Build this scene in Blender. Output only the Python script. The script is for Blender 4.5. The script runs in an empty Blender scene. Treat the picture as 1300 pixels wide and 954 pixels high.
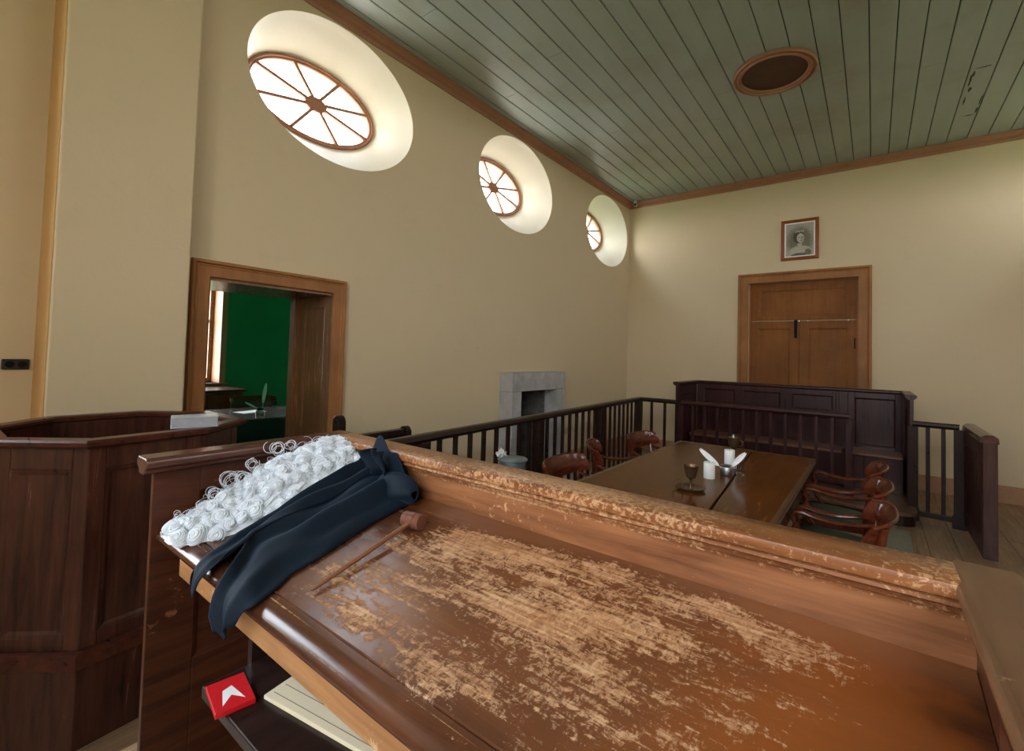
import bpy, bmesh, math, random
from mathutils import Vector, Matrix
random.seed(7)
C = bpy.context.scene.collection
sc = bpy.context.scene
R = math.radians
PI = math.pi

# ------------------------------------------------------------------ materials
def new_mat(name):
    m = bpy.data.materials.new(name); m.use_nodes = True
    nt = m.node_tree; b = nt.nodes['Principled BSDF']
    return m, nt, b
def N(nt, t, **kw):
    n = nt.nodes.new(t)
    for k, v in kw.items():
        if k in n.inputs: n.inputs[k].default_value = v
        else: setattr(n, k, v)
    return n
def L(nt, a, b): nt.links.new(a, b)
def objco(nt, scale=(1, 1, 1), rot=(0, 0, 0), loc=(0, 0, 0)):
    tc = N(nt, 'ShaderNodeTexCoord'); mp = N(nt, 'ShaderNodeMapping')
    mp.inputs['Scale'].default_value = scale; mp.inputs['Rotation'].default_value = rot; mp.inputs['Location'].default_value = loc
    L(nt, tc.outputs['Object'], mp.inputs['Vector']); return mp.outputs['Vector']
def noise(nt, vec, scale, detail=4, rough=.55, dist=0):
    n = N(nt, 'ShaderNodeTexNoise'); n.inputs['Scale'].default_value = scale; n.inputs['Detail'].default_value = detail
    n.inputs['Roughness'].default_value = rough; n.inputs['Distortion'].default_value = dist
    L(nt, vec, n.inputs['Vector']); return n.outputs['Fac']
def ramp(nt, fac, stops):
    r = N(nt, 'ShaderNodeValToRGB'); e = r.color_ramp.elements
    while len(e) < len(stops): e.new(.5)
    for x, (p, c) in zip(e, stops):
        x.position = p; x.color = (*c, 1) if len(c) == 3 else c
    L(nt, fac, r.inputs['Fac']); return r.outputs['Color']
def math_(nt, op, a, b=None, clamp=False):
    m = N(nt, 'ShaderNodeMath'); m.operation = op; m.use_clamp = clamp
    for i, v in enumerate((a, b)):
        if v is None: continue
        if isinstance(v, (int, float)): m.inputs[i].default_value = v
        else: L(nt, v, m.inputs[i])
    return m.outputs[0]
def sstep(nt, v, lo, hi):
    m = N(nt, 'ShaderNodeMapRange'); m.interpolation_type = 'SMOOTHSTEP'
    m.inputs['From Min'].default_value = lo; m.inputs['From Max'].default_value = hi
    L(nt, v, m.inputs['Value']); return m.outputs['Result']
def mix(nt, f, a, b, mode='MIX'):
    m = N(nt, 'ShaderNodeMix'); m.data_type = 'RGBA'; m.blend_type = mode
    for s, v in ((0, f), (6, a), (7, b)):
        if isinstance(v, (int, float)): m.inputs[s].default_value = v
        elif isinstance(v, tuple): m.inputs[s].default_value = (*v, 1)
        else: L(nt, v, m.inputs[s])
    return m.outputs[2]
def bump(nt, b, h, strength=.3, dist=.002):
    n = N(nt, 'ShaderNodeBump'); n.inputs['Strength'].default_value = strength; n.inputs['Distance'].default_value = dist
    L(nt, h, n.inputs['Height']); L(nt, n.outputs['Normal'], b.inputs['Normal'])

def wood(name, dark, light, rough=.35, axis='x', scale=1.0, coat=0.0, spec=.3, worn=None, wornamt=0.0, ws=16):
    m, nt, b = new_mat(name)
    st = {'x': (1.2, 14, 14), 'y': (14, 1.2, 14), 'z': (14, 14, 1.2)}[axis]
    v = objco(nt, tuple(s * scale for s in st))
    n1 = noise(nt, v, 2.2, 6, .62, .6)
    col = ramp(nt, n1, [(.28, dark), (.72, light)])
    v2 = objco(nt, (1, 1, 1)); n2 = noise(nt, v2, 2.5, 4, .6)
    col = mix(nt, sstep(nt, n2, .35, .7), col, tuple(c * .62 for c in dark), 'MIX') if False else mix(nt, .55, col, ramp(nt, n2, [(.3, (.55, .5, .5)), (.7, (1.15, 1.1, 1.05))]), 'MULTIPLY')
    if worn:
        n3 = noise(nt, objco(nt, (1.6, 1.6, 1.6)), ws, 8, .72, .5)
        n4 = noise(nt, objco(nt, (1, 1, 1)), 3, 3, .5)
        w = sstep(nt, math_(nt, 'ADD', n3, math_(nt, 'MULTIPLY', n4, .5)), .84 - wornamt, .93 - wornamt)
        col = mix(nt, w, col, worn)
    L(nt, col, b.inputs['Base Color'])
    rr = math_(nt, 'ADD', math_(nt, 'MULTIPLY', n1, .18), rough - .09)
    L(nt, rr, b.inputs['Roughness'])
    b.inputs['Specular IOR Level'].default_value = spec
    b.inputs['Coat Weight'].default_value = coat; b.inputs['Coat Roughness'].default_value = .15
    bump(nt, b, n1, .12, .001)
    return m
def plain(name, col, rough=.5, metal=0, var=0.0, vs=8, bmp=0, **kw):
    m, nt, b = new_mat(name)
    b.inputs['Roughness'].default_value = rough; b.inputs['Metallic'].default_value = metal
    for k, v in kw.items(): b.inputs[k.replace('_', ' ')].default_value = v
    n = noise(nt, objco(nt), vs, 5, .6)
    c = ramp(nt, n, [(.25, tuple(x * (1 - var) for x in col)), (.75, tuple(min(1, x * (1 + var)) for x in col))])
    L(nt, c, b.inputs['Base Color'])
    if bmp: bump(nt, b, n, bmp, .003)
    return m
def plaster(name, col):
    m, nt, b = new_mat(name)
    v = objco(nt); n1 = noise(nt, v, .7, 5, .6); n2 = noise(nt, v, 5, 6, .65); n3 = noise(nt, v, 60, 4, .6)
    c = mix(nt, n1, tuple(x * .93 for x in col), tuple(x * 1.05 for x in col))
    c = mix(nt, sstep(nt, n2, .55, .8), c, tuple(x * .93 for x in col))
    vo = N(nt, 'ShaderNodeTexVoronoi'); vo.inputs['Scale'].default_value = 2.6; L(nt, v, vo.inputs['Vector'])
    sp = math_(nt, 'LESS_THAN', vo.outputs['Distance'], .022)
    c = mix(nt, math_(nt, 'MULTIPLY', sp, .5), c, tuple(x * .4 for x in col))
    L(nt, c, b.inputs['Base Color']); b.inputs['Roughness'].default_value = .62
    h = math_(nt, 'ADD', math_(nt, 'MULTIPLY', n2, 1.5), math_(nt, 'MULTIPLY', n3, .25))
    bump(nt, b, h, .35, .006)
    return m
M = {}
M['plaster'] = plaster('cream_plaster', (.67, .53, .34))
M['plaster_left'] = M['plaster']
M['reveal'] = plaster('pale_reveal_plaster', (.78, .71, .58))  # cream-white plaster, paler than the walls
M['green_wall'] = plain('green_paint', (.010, .235, .105), .4, var=.12, vs=3)
M['trim'] = plain('brown_trim_paint', (.36, .155, .082), .42, var=.14, vs=5, bmp=.08)
M['doorpaint'] = wood('door_paint', (.235, .09, .024), (.30, .115, .033), .5, 'z', spec=.12)
M['arch'] = wood('architrave_paint', (.32, .14, .05), (.40, .178, .068), .45, 'z', spec=.15)
M['lining'] = wood('lining_varnish', (.19, .078, .03), (.27, .12, .05), .25, 'z', spec=.5)
M['skirt'] = plain('skirting_paint', (.42, .21, .11), .5, var=.12)
M['maho'] = wood('dark_mahogany', (.026, .009, .007), (.095, .030, .018), .24, 'z', spec=.5)
M['mahox'] = wood('dark_mahogany_long', (.035, .011, .008), (.115, .032, .018), .3, 'x')
M['benchpan'] = wood('bench_panel_mahogany', (.032, .010, .006), (.115, .036, .015), .33, 'y', worn=(.26, .10, .045), wornamt=-.05)
M['black_wood'] = wood('blackened_rail_wood', (.014, .008, .007), (.038, .017, .012), .3, 'y')
M['dockw'] = wood('dock_mahogany', (.022, .008, .009), (.07, .02, .018), .3, 'z')
M['dockled'] = wood('dock_ledge', (.10, .04, .025), (.26, .12, .07), .35, 'x')
M['chairw'] = wood('chair_mahogany', (.05, .009, .004), (.15, .030, .011), .22, 'x', coat=.3)
M['cabw'] = wood('cabinet_mahogany', (.14, .035, .02), (.30, .09, .05), .35, 'z')
M['tablew'] = wood('table_mahogany', (.05, .016, .0045), (.17, .052, .010), .2, 'y', scale=.8, spec=.12)
M['tableedge'] = wood('table_edge', (.06, .028, .012), (.15, .075, .035), .3, 'y')
M['railw'] = wood('worn_rail_wood', (.13, .042, .014), (.34, .13, .045), .33, 'x', worn=(.47, .25, .12), wornamt=.12, ws=60)
M['upstand'] = wood('upstand_wood', (.14, .048, .02), (.38, .16, .066), .33, 'x', worn=(.55, .30, .15), wornamt=-.025, ws=40)
M['endrail'] = wood('end_rail_wood', (.10, .045, .022), (.20, .10, .05), .36, 'y', worn=(.36, .19, .09), wornamt=-.04)
M['armcap'] = wood('arm_cap_wood', (.05, .018, .013), (.13, .05, .032), .2, 'y', spec=.5)
M['oak'] = wood('apron_oak', (.30, .125, .045), (.56, .29, .12), .42, 'x', worn=(.62, .36, .17), wornamt=-.02)
M['pewter'] = plain('pewter', (.33, .34, .35), .35, 1, var=.2, vs=12)
M['galv'] = plain('galvanised_steel', (.42, .50, .58), .42, .85, var=.25, vs=14)
M['brass'] = plain('tarnished_brass', (.15, .085, .045), .4, .75, var=.3, vs=20)
M['wax'] = plain('candle_wax', (.86, .86, .84), .5, var=.03, Subsurface_Weight=.3)
M['quill'] = plain('feather_white', (.86, .86, .86), .7, var=.08, vs=60)
M['leather'] = plain('green_leather', (.005, .055, .036), .4, var=.25, vs=10)
M['hair'] = plain('white_horsehair', (.70, .73, .78), .5, var=.12, vs=90, bmp=.3)
M['paper'] = plain('paper', (.78, .66, .45), .8, var=.04)
M['white_paper'] = plain('white_paper', (.85, .84, .82), .8, var=.03)
M['red'] = plain('red_cover', (.62, .01, .015), .4, var=.05)
M['black'] = plain('black_iron', (.004, .004, .004), .6, var=.2, Specular_IOR_Level=.15)
M['switchm'] = plain('black_socket', (.008, .008, .009), .3, var=.2)
M['white_plastic'] = plain('white_plastic', (.75, .75, .73), .4, var=.03)
M['greybook'] = plain('grey_page_edges', (.36, .38, .41), .45, var=.12, vs=40)
M['rug'] = plain('olive_rug', (.25, .23, .175), .95, var=.15, vs=40, bmp=.5)
M['ink'] = plain('ink_black', (.006, .006, .008), .2)
M['ventin'] = plain('vent_dark_wood', (.085, .032, .016), .6, var=.35, vs=9)
M['grass'] = plain('grass', (.12, .20, .06), .9, var=.4)
M['leaf'] = plain('tree_leaves', (.10, .19, .06), .8, var=.5, vs=5)
M['bark'] = plain('tree_bark', (.12, .08, .05), .9, var=.3)
M['soot'] = plain('sooty_stone', (.13, .12, .11), .9, var=.6, vs=10, bmp=.5)
M['dark_plank'] = plain('shadow_gap_wood', (.02, .02, .017), .8)
M['street'] = plain('pale_render_house', (.5, .46, .4), .8, var=.1)

def ceiling_mat():
    m, nt, b = new_mat('green_board_paint')
    n1 = noise(nt, objco(nt, (6, .5, 1)), 2, 5, .6); n2 = noise(nt, objco(nt), 1.1, 4, .6); n3 = noise(nt, objco(nt, (8, 2, 1)), 14, 5, .7)
    c = mix(nt, n1, (.31, .355, .325), (.40, .445, .405))
    c = mix(nt, sstep(nt, n2, .5, .75), c, (.29, .30, .24))
    c = mix(nt, math_(nt, 'MULTIPLY', sstep(nt, n3, .66, .8), .5), c, (.15, .14, .09))
    L(nt, c, b.inputs['Base Color']); b.inputs['Roughness'].default_value = .33
    bump(nt, b, n1, .2, .003); return m
M['ceil'] = ceiling_mat()
def floor_mat():
    m, nt, b = new_mat('floor_boards')
    n1 = noise(nt, objco(nt, (12, .9, 1)), 3, 7, .65, .8); n2 = noise(nt, objco(nt, (5.0, .3, 1)), 1, 2, .5)
    c = ramp(nt, n1, [(.25, (.18, .10, .055)), (.75, (.44, .275, .165))])
    c = mix(nt, .5, c, ramp(nt, n2, [(.35, (.6, .6, .6)), (.65, (1.1, 1.1, 1.1))]), 'MULTIPLY')
    L(nt, c, b.inputs['Base Color']); b.inputs['Roughness'].default_value = .45; bump(nt, b, n1, .3, .002); return m
M['floor'] = floor_mat()
def stone_mat():
    m, nt, b = new_mat('grey_sandstone')
    v = objco(nt); n1 = noise(nt, v, 5, 7, .7); n2 = noise(nt, objco(nt, (1, 1, 6)), 9, 4, .6)
    c = ramp(nt, n1, [(.25, (.30, .28, .27)), (.75, (.60, .57, .56))])
    c = mix(nt, math_(nt, 'MULTIPLY', n2, .25), c, (.2, .18, .17))
    L(nt, c, b.inputs['Base Color']); b.inputs['Roughness'].default_value = .8; bump(nt, b, n1, .5, .006); return m
M['stone'] = stone_mat()
def desk_mat():
    # varnish over brown mahogany, the varnish rubbed through to pale wood over the middle of the desk
    m, nt, b = new_mat('worn_desk_mahogany')
    g = noise(nt, objco(nt, (1.3, 16, 16)), 2.4, 7, .65, .8)
    col = ramp(nt, g, [(.25, (.026, .009, .006)), (.75, (.10, .030, .012))])
    tc = N(nt, 'ShaderNodeTexCoord'); sx = N(nt, 'ShaderNodeSeparateXYZ'); L(nt, tc.outputs['Object'], sx.inputs[0])
    X, Y = sx.outputs[0], sx.outputs[1]
    wob = noise(nt, objco(nt), 3.0, 4, .6)
    wb = math_(nt, 'MULTIPLY', math_(nt, 'SUBTRACT', wob, .5), .55)
    Xw = math_(nt, 'ADD', X, wb); Yw = math_(nt, 'ADD', Y, math_(nt, 'MULTIPLY', wb, .5))
    fx = math_(nt, 'MULTIPLY', sstep(nt, Xw, -1.08, -.66), math_(nt, 'SUBTRACT', 1, sstep(nt, Xw, -.22, .06)))
    fy = math_(nt, 'MULTIPLY', sstep(nt, Yw, .37, .52), math_(nt, 'SUBTRACT', 1, sstep(nt, Yw, .79, .87)))
    field = math_(nt, 'MULTIPLY', fx, fy)
    n1 = noise(nt, objco(nt, (12, 22, 1), (0, 0, R(8))), 2.6, 10, .78, 1.2)
    n2 = noise(nt, objco(nt, (26, 14, 1), (0, 0, R(35))), 3.4, 10, .76, 1.2)
    n3 = noise(nt, objco(nt, (5, 55, 1), (0, 0, R(3))), 1.9, 8, .72, .5)
    s = math_(nt, 'ADD', math_(nt, 'MULTIPLY', n1, .48), math_(nt, 'ADD', math_(nt, 'MULTIPLY', n2, .27), math_(nt, 'MULTIPLY', n3, .25)))
    thr = math_(nt, 'SUBTRACT', s, math_(nt, 'SUBTRACT', math_(nt, 'ADD', .655, math_(nt, 'MULTIPLY', math_(nt, 'SUBTRACT', .5, noise(nt, objco(nt, (2.2, 6.5, 1), (0, 0, R(-4)), (.4, .2, 0)), 1.6, 4, .55, .4)), .42)), math_(nt, 'MULTIPLY', field, .165)))
    wear = math_(nt, 'MULTIPLY', sstep(nt, thr, -.03, .055), .92)
    pale = ramp(nt, math_(nt, 'ADD', math_(nt, 'MULTIPLY', n2, .5), math_(nt, 'MULTIPLY', n3, .5)), [(.40, (.20, .068, .024)), (.48, (.42, .19, .08)), (.58, (.68, .40, .215))])
    mid = mix(nt, math_(nt, 'MULTIPLY', field, .75), col, mix(nt, g, (.095, .031, .012), (.27, .093, .032)))
    # redder varnish towards the right end and the back edge
    red = math_(nt, 'MULTIPLY', sstep(nt, Xw, -.32, -.05), math_(nt, 'SUBTRACT', 1, sstep(nt, Xw, .0, .1)))
    mid = mix(nt, math_(nt, 'MULTIPLY', red, .6), mid, (.33, .085, .014))
    bk = sstep(nt, Yw, .80, .86)
    mid = mix(nt, math_(nt, 'MULTIPLY', bk, .5), mid, (.26, .10, .035))
    c = mix(nt, wear, mid, pale)
    # long parallel scratches
    n5 = noise(nt, objco(nt, (1.0, 90, 1), (0, 0, R(-3))), 1.4, 3, .5, .2)
    sc_ = math_(nt, 'MULTIPLY', sstep(nt, n5, .64, .70), sstep(nt, n1, .42, .56))
    c = mix(nt, math_(nt, 'MULTIPLY', sc_, .8), c, (.62, .37, .19))
    # ink blots
    vo = N(nt, 'ShaderNodeTexVoronoi'); vo.inputs['Scale'].default_value = 4.2; L(nt, objco(nt, (1, 1, .01), (0, 0, 0), (.3, .12, 0)), vo.inputs['Vector'])
    blot = math_(nt, 'SUBTRACT', 1, sstep(nt, math_(nt, 'ADD', vo.outputs['Distance'], math_(nt, 'MULTIPLY', n1, .12)), .075, .105))
    c = mix(nt, math_(nt, 'MULTIPLY', blot, .85), c, (.03, .014, .01))
    L(nt, c, b.inputs['Base Color'])
    rr = math_(nt, 'ADD', .19, math_(nt, 'MULTIPLY', wear, .2)); L(nt, math_(nt, 'ADD', rr, math_(nt, 'MULTIPLY', n2, .08)), b.inputs['Roughness'])
    h = math_(nt, 'SUBTRACT', g, math_(nt, 'MULTIPLY', wear, .6))
    bump(nt, b, h, .35, .0012)
    return m
M['desk'] = desk_mat()
def cloth_mat():
    m, nt, b = new_mat('black_blue_gown_cloth')
    n = noise(nt, objco(nt), 400, 2, .5)
    L(nt, mix(nt, n, (.004, .008, .015), (.008, .015, .026)), b.inputs['Base Color'])
    b.inputs['Roughness'].default_value = .7; b.inputs['Specular IOR Level'].default_value = .15; b.inputs['Sheen Weight'].default_value = .12; b.inputs['Sheen Roughness'].default_value = .4
    b.inputs['Sheen Tint'].default_value = (.3, .45, .7, 1)
    bump(nt, b, n, .1, .0004); return m
M['cloth'] = cloth_mat()
def glass_mat():
    m = bpy.data.materials.new('window_glass'); m.use_nodes = True; nt = m.node_tree; nt.nodes.clear()
    o = N(nt, 'ShaderNodeOutputMaterial'); t = N(nt, 'ShaderNodeBsdfTransparent'); g = N(nt, 'ShaderNodeBsdfGlossy'); g.inputs['Roughness'].default_value = .02
    t.inputs['Color'].default_value = (.96, .98, 1, 1)
    mx = N(nt, 'ShaderNodeMixShader'); mx.inputs[0].default_value = .06
    L(nt, t.outputs[0], mx.inputs[1]); L(nt, g.outputs[0], mx.inputs[2]); L(nt, mx.outputs[0], o.inputs[0]); return m
M['glass'] = glass_mat()
def tumbler_mat():
    m, nt, b = new_mat('clear_glass'); b.inputs['Transmission Weight'].default_value = 1; b.inputs['Roughness'].default_value = .04; b.inputs['IOR'].default_value = 1.3
    n = noise(nt, objco(nt), 20, 2, .5); L(nt, mix(nt, n, (.85, .87, .88), (.95, .96, .97)), b.inputs['Base Color']); return m
M['tumbler'] = tumbler_mat()

# ------------------------------------------------------------------ mesh building
class MB:
    def __init__(s): s.v = []; s.f = []; s.sm = []
    def add(s, vs, fs, smooth=False):
        o = len(s.v); s.v += [tuple(v) for v in vs]; s.f += [tuple(i + o for i in f) for f in fs]; s.sm += [smooth] * len(fs); return s
    def box(s, x0, x1, y0, y1, z0, z1):
        vs = [(x, y, z) for x in (x0, x1) for y in (y0, y1) for z in (z0, z1)]
        return s.add(vs, [(0, 1, 3, 2), (4, 6, 7, 5), (0, 4, 5, 1), (2, 3, 7, 6), (0, 2, 6, 4), (1, 5, 7, 3)])
    def obox(s, o, u, v, w, a, b, c):
        # oriented box: origin o, unit axes u v w, ranges a b c
        o, u, v, w = map(Vector, (o, u, v, w))
        vs = [o + u * x + v * y + w * z for x in a for y in b for z in c]
        return s.add(vs, [(0, 1, 3, 2), (4, 6, 7, 5), (0, 4, 5, 1), (2, 3, 7, 6), (0, 2, 6, 4), (1, 5, 7, 3)])
    def prism(s, pts, axis, a, b):
        # pts 2D polygon extruded along axis ('x': pts are (y,z); 'y': (x,z); 'z': (x,y))
        def P(p, t): return {'x': (t, p[0], p[1]), 'y': (p[0], t, p[1]), 'z': (p[0], p[1], t)}[axis]
        n = len(pts); vs = [P(p, a) for p in pts] + [P(p, b) for p in pts]
        fs = [(i, (i + 1) % n, n + (i + 1) % n, n + i) for i in range(n)] + [tuple(range(n))[::-1], tuple(range(n, 2 * n))]
        return s.add(vs, fs)
    def sweep(s, path, prof, up=(0, 0, 1), closed=False, smooth=False):
        # mitred sweep: prof = (a, b): a along up x tangent, b along up
        up = Vector(up).normalized(); P = [Vector(p) for p in path]; n = len(P); k = len(prof); vs = []
        for i in range(n):
            t1 = (P[i] - P[i - 1]) if (closed or i > 0) else (P[1] - P[0])
            t2 = (P[(i + 1) % n] - P[i]) if (closed or i < n - 1) else (P[-1] - P[-2])
            s1 = up.cross(t1).normalized(); s2 = up.cross(t2).normalized()
            m = (s1 + s2) / max(.2, 1 + s1.dot(s2))
            vs += [P[i] + m * a + up * b for a, b in prof]
        fs = []
        for i in range(n if closed else n - 1):
            j = (i + 1) % n
            fs += [(i * k + q, i * k + (q + 1) % k, j * k + (q + 1) % k, j * k + q) for q in range(k)]
        if not closed: fs += [tuple(range(k))[::-1], tuple(range((n - 1) * k, n * k))]
        return s.add(vs, fs, smooth)
    def lathe(s, prof, o=(0, 0, 0), seg=20, axis=(0, 0, 1)):
        # prof = (radius, height)
        a = Vector(axis).normalized(); u = a.orthogonal().normalized(); w = a.cross(u); o = Vector(o); k = len(prof); vs = []
        for i in range(seg):
            t = 2 * PI * i / seg; d = u * math.cos(t) + w * math.sin(t)
            vs += [o + a * h + d * max(r, 1e-4) for r, h in prof]
        fs = [(i * k + j, ((i + 1) % seg) * k + j, ((i + 1) % seg) * k + j + 1, i * k + j + 1) for i in range(seg) for j in range(k - 1)]
        fs += [tuple(i * k for i in range(seg))[::-1], tuple(i * k + k - 1 for i in range(seg))]
        return s.add(vs, fs, True)
    def tube(s, pts, r, seg=8, sq=1.0, closed=False):
        # r: radius or list; sq flattens across the second axis
        P = [Vector(p) for p in pts]; n = len(P); rr = r if isinstance(r, (list, tuple)) else [r] * n
        vs = []; u = None
        for i in range(n):
            if closed: t = (P[(i + 1) % n] - P[i - 1]).normalized()
            else: t = (P[min(i + 1, n - 1)] - P[max(i - 1, 0)]).normalized()
            if u is None: u = t.orthogonal().normalized() if abs(t.z) > .9 else t.cross(Vector((0, 0, 1))).normalized()
            u = (u - t * u.dot(t)).normalized(); w = t.cross(u)
            for q in range(seg):
                a = 2 * PI * q / seg; vs.append(P[i] + u * math.cos(a) * rr[i] + w * math.sin(a) * rr[i] * sq)
        fs = [(i * seg + q, i * seg + (q + 1) % seg, ((i + 1) % n) * seg + (q + 1) % seg, ((i + 1) % n) * seg + q) for i in range(n if closed else n - 1) for q in range(seg)]
        if not closed: fs += [tuple(range(seg))[::-1], tuple(range((n - 1) * seg, n * seg))]
        return s.add(vs, fs, True)
    def grid(s, fn, nu, nv, smooth=True):
        vs = [fn(i / (nu - 1), j / (nv - 1)) for i in range(nu) for j in range(nv)]
        return s.add(vs, [(i * nv + j, (i + 1) * nv + j, (i + 1) * nv + j + 1, i * nv + j + 1) for i in range(nu - 1) for j in range(nv - 1)], smooth)
    def panelled(s, o, u, n, W, H, T, panels, rec=.012, mould=.018, raised=False):
        # a board W x H, T thick (front face at o, growing away from n), with recessed panels (u0,u1,v0,v1)
        o, u, n = Vector(o), Vector(u).normalized(), Vector(n).normalized(); z = Vector((0, 0, 1))
        us = sorted({0, W, *[p[0] for p in panels], *[p[1] for p in panels]}); vs_ = sorted({0, H, *[p[2] for p in panels], *[p[3] for p in panels]})
        def inp(a, b):
            return any(p[0] < a < p[1] and p[2] < b < p[3] for p in panels)
        for a0, a1 in zip(us, us[1:]):
            run = None
            for b0, b1 in list(zip(vs_, vs_[1:])) + [(None, None)]:
                if b0 is None or inp((a0 + a1) / 2, (b0 + b1) / 2):
                    if run: s.obox(o, u, n, z, (a0, a1), (-T, 0), run)
                    run = None
                else: run = (run[0] if run else b0, b1)
        for (a0, a1, b0, b1) in panels:
            s.obox(o, u, n, z, (a0, a1), (-T, -rec), (b0, b1))
            def quad(d, h): return [o + u * x + z * y + n * h for x, y in ((a0 + d, b0 + d), (a1 - d, b0 + d), (a1 - d, b1 - d), (a0 + d, b1 - d))]
            def ring(q1, q2): s.add(q1 + q2, [(i, (i + 1) % 4, 4 + (i + 1) % 4, 4 + i) for i in range(4)])
            A, B, D = quad(0, -.0005), quad(mould * .45, -.003), quad(mould, -rec)
            ring(A, B); ring(B, D)
            if raised:
                E_, F_ = quad(mould * 1.6, -rec + .0003), quad(mould * 1.6 + .012, -rec + .004)
                if a1 - a0 > 4.5 * mould and b1 - b0 > 4.5 * mould:
                    ring(E_, F_); s.add(F_, [(0, 1, 2, 3)])
        return s
    def build(s, name, mat, parent=None, bevel=0, smooth=None, subsurf=0, seg=2):
        me = bpy.data.meshes.new(name); me.from_pydata(s.v, [], s.f); me.validate(clean_customdata=False)
        bm = bmesh.new(); bm.from_mesh(me); bmesh.ops.recalc_face_normals(bm, faces=bm.faces); bm.to_mesh(me); bm.free()
        me.set_sharp_from_angle(angle=R(38))
        if len(me.polygons) == len(s.sm):
            me.polygons.foreach_set('use_smooth', s.sm if smooth is None else [smooth] * len(s.sm))
        me.materials.append(mat if not isinstance(mat, str) else M[mat])
        o = bpy.data.objects.new(name, me); C.objects.link(o)
        if parent: o.parent = parent
        if bevel:
            b = o.modifiers.new('bevel', 'BEVEL'); b.width = bevel; b.segments = seg; b.limit_method = 'ANGLE'; b.angle_limit = R(35)
        if subsurf:
            b = o.modifiers.new('sub', 'SUBSURF'); b.levels = b.render_levels = subsurf
        return o
def tag(o, label, cat, group=None, kind=None):
    o['label'] = label; o['category'] = cat
    if group: o['group'] = group
    if kind: o['kind'] = kind
    return o
def thing(name, label, cat, loc=(0, 0, 0), rz=0, group=None):
    o = bpy.data.objects.new(name, None); C.objects.link(o); o.location = loc; o.rotation_euler = (0, 0, rz); o.empty_display_size = .1
    return tag(o, label, cat, group)
def struct(o): o['kind'] = 'structure'; return o
def sobj(name):
    o = bpy.data.objects.new(name, None); C.objects.link(o); return struct(o)
def kids(o): return [c for c in bpy.data.objects if c.parent == o]
def copy_tree(o, parent=None):
    c = o.copy(); C.objects.link(c); c.parent = parent
    for ch in kids(o):
        if ch is not c: copy_tree(ch, c)
    return c

# ------------------------------------------------------------------ room shell
XL, XR, YB, YF, ZC = -3.373, 1.85, 7.6, -1.9, 4.22
WT = .6                                    # wall thickness
OV = [(2.03, 3.54), (4.395, 3.54), (6.78, 3.54)]
RY, RZ = .722, .556; DEP = .42; IY, IZ, IZC = .575, .328, 3.605
def ell(cy, cz, a, b, n=96): return [(cy + a * math.cos(2 * PI * i / n), cz + b * math.sin(2 * PI * i / n)) for i in range(n)]
def holed(mb, outer, holes, P):
    bm = bmesh.new(); es = []
    for loop in [outer] + holes:
        vs = [bm.verts.new(P(p)) for p in loop]
        es += [bm.edges.new((vs[i], vs[(i + 1) % len(vs)])) for i in range(len(vs))]
    bmesh.ops.triangle_fill(bm, use_beauty=True, use_dissolve=False, edges=es)
    bm.verts.index_update()
    mb.add([v.co for v in bm.verts], [tuple(v.index for v in f.verts) for f in bm.faces]); bm.free()
def loft(mb, l1, l2, smooth=True):
    n = len(l1); mb.add(l1 + l2, [(i, (i + 1) % n, n + (i + 1) % n, n + i) for i in range(n)], smooth)
def rect(y0, y1, z0, z1): return [(y0, z0), (y1, z0), (y1, z1), (y0, z1)]

LW = (-1.65, -.35, 1.3, 3.7)
DOOR = (1.145, 2.01, 0, 1.95)
FIRE = (4.31, 5.06, 0, 1.085)
# left wall
w = MB()
holed(w, rect(.6, YB, 0, ZC), [ell(y, z, RY, RZ) for y, z in OV] + [[(DOOR[0], .001), (DOOR[1], .001), (DOOR[1], DOOR[3]), (DOOR[0], DOOR[3])], [(FIRE[0], .001), (FIRE[1], .001), (FIRE[1], FIRE[3]), (FIRE[0], FIRE[3])]], lambda p: (XL, p[0], p[1]))
holed(w, rect(.3, YB, 0, ZC), [ell(y, IZC, IY, IZ) for y, z in OV] + [[(DOOR[0], .001), (DOOR[1], .001), (DOOR[1], DOOR[3]), (DOOR[0], DOOR[3])]], lambda p: (XL - WT, p[0], p[1]))
holed(w, rect(YF, .6, 0, ZC), [rect(*LW)], lambda p: (XL - .25, p[0], p[1]))
loft(w, [(XL - .25, y, z) for y, z in rect(*LW)], [(XL - .67, y, z) for y, z in rect(*LW)], False)
w.build('wall_left', 'plaster_left'); struct(bpy.data.objects['wall_left'])
# splayed reveals of the oval openings, left and right
def reveal_mb(X, s, y, z):
    r = MB(); st = 6
    loops = []
    for i in range(st + 1):
        t = i / st; e = .012 * math.sin(PI * min(1, t * 1.0)) ** .5 if 0 < t < 1 else 0
        a = RY + (IY - RY) * t + e; b = RZ + (IZ - RZ) * t + e; zc = z + (IZC - z) * t
        loops.append([(X + s * DEP * t, q[0], q[1]) for q in ell(y, zc, a, b)])
    for l1, l2 in zip(loops, loops[1:]): loft(r, l1, l2)
    loft(r, loops[-1], [(X + s * WT, q[0], q[1]) for q in ell(y, IZC, IY, IZ)])
    return r
# pier and the recessed bay left of it, returned as real masonry
p = MB(); PX = -3.24
PY0, PY1 = .408, 1.0
p.box(XL - .3, PX, PY0, PY1, 0, ZC)
struct(MB().box(XL - .25, PX - .008, PY0 - .003, PY0, 0, ZC).build('wall_pier_side', plaster('orange_plaster', (.62, .36, .14))))  # thin orange-brown facing on the side of the pier
for o in [p.build('wall_pier', 'plaster', bevel=.012, seg=3)]: struct(o)
struct(MB().box(PX - .0, PX + .035, YF, .12, 0, ZC).build('wall_return', 'plaster', bevel=.012)) if False else None
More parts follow.
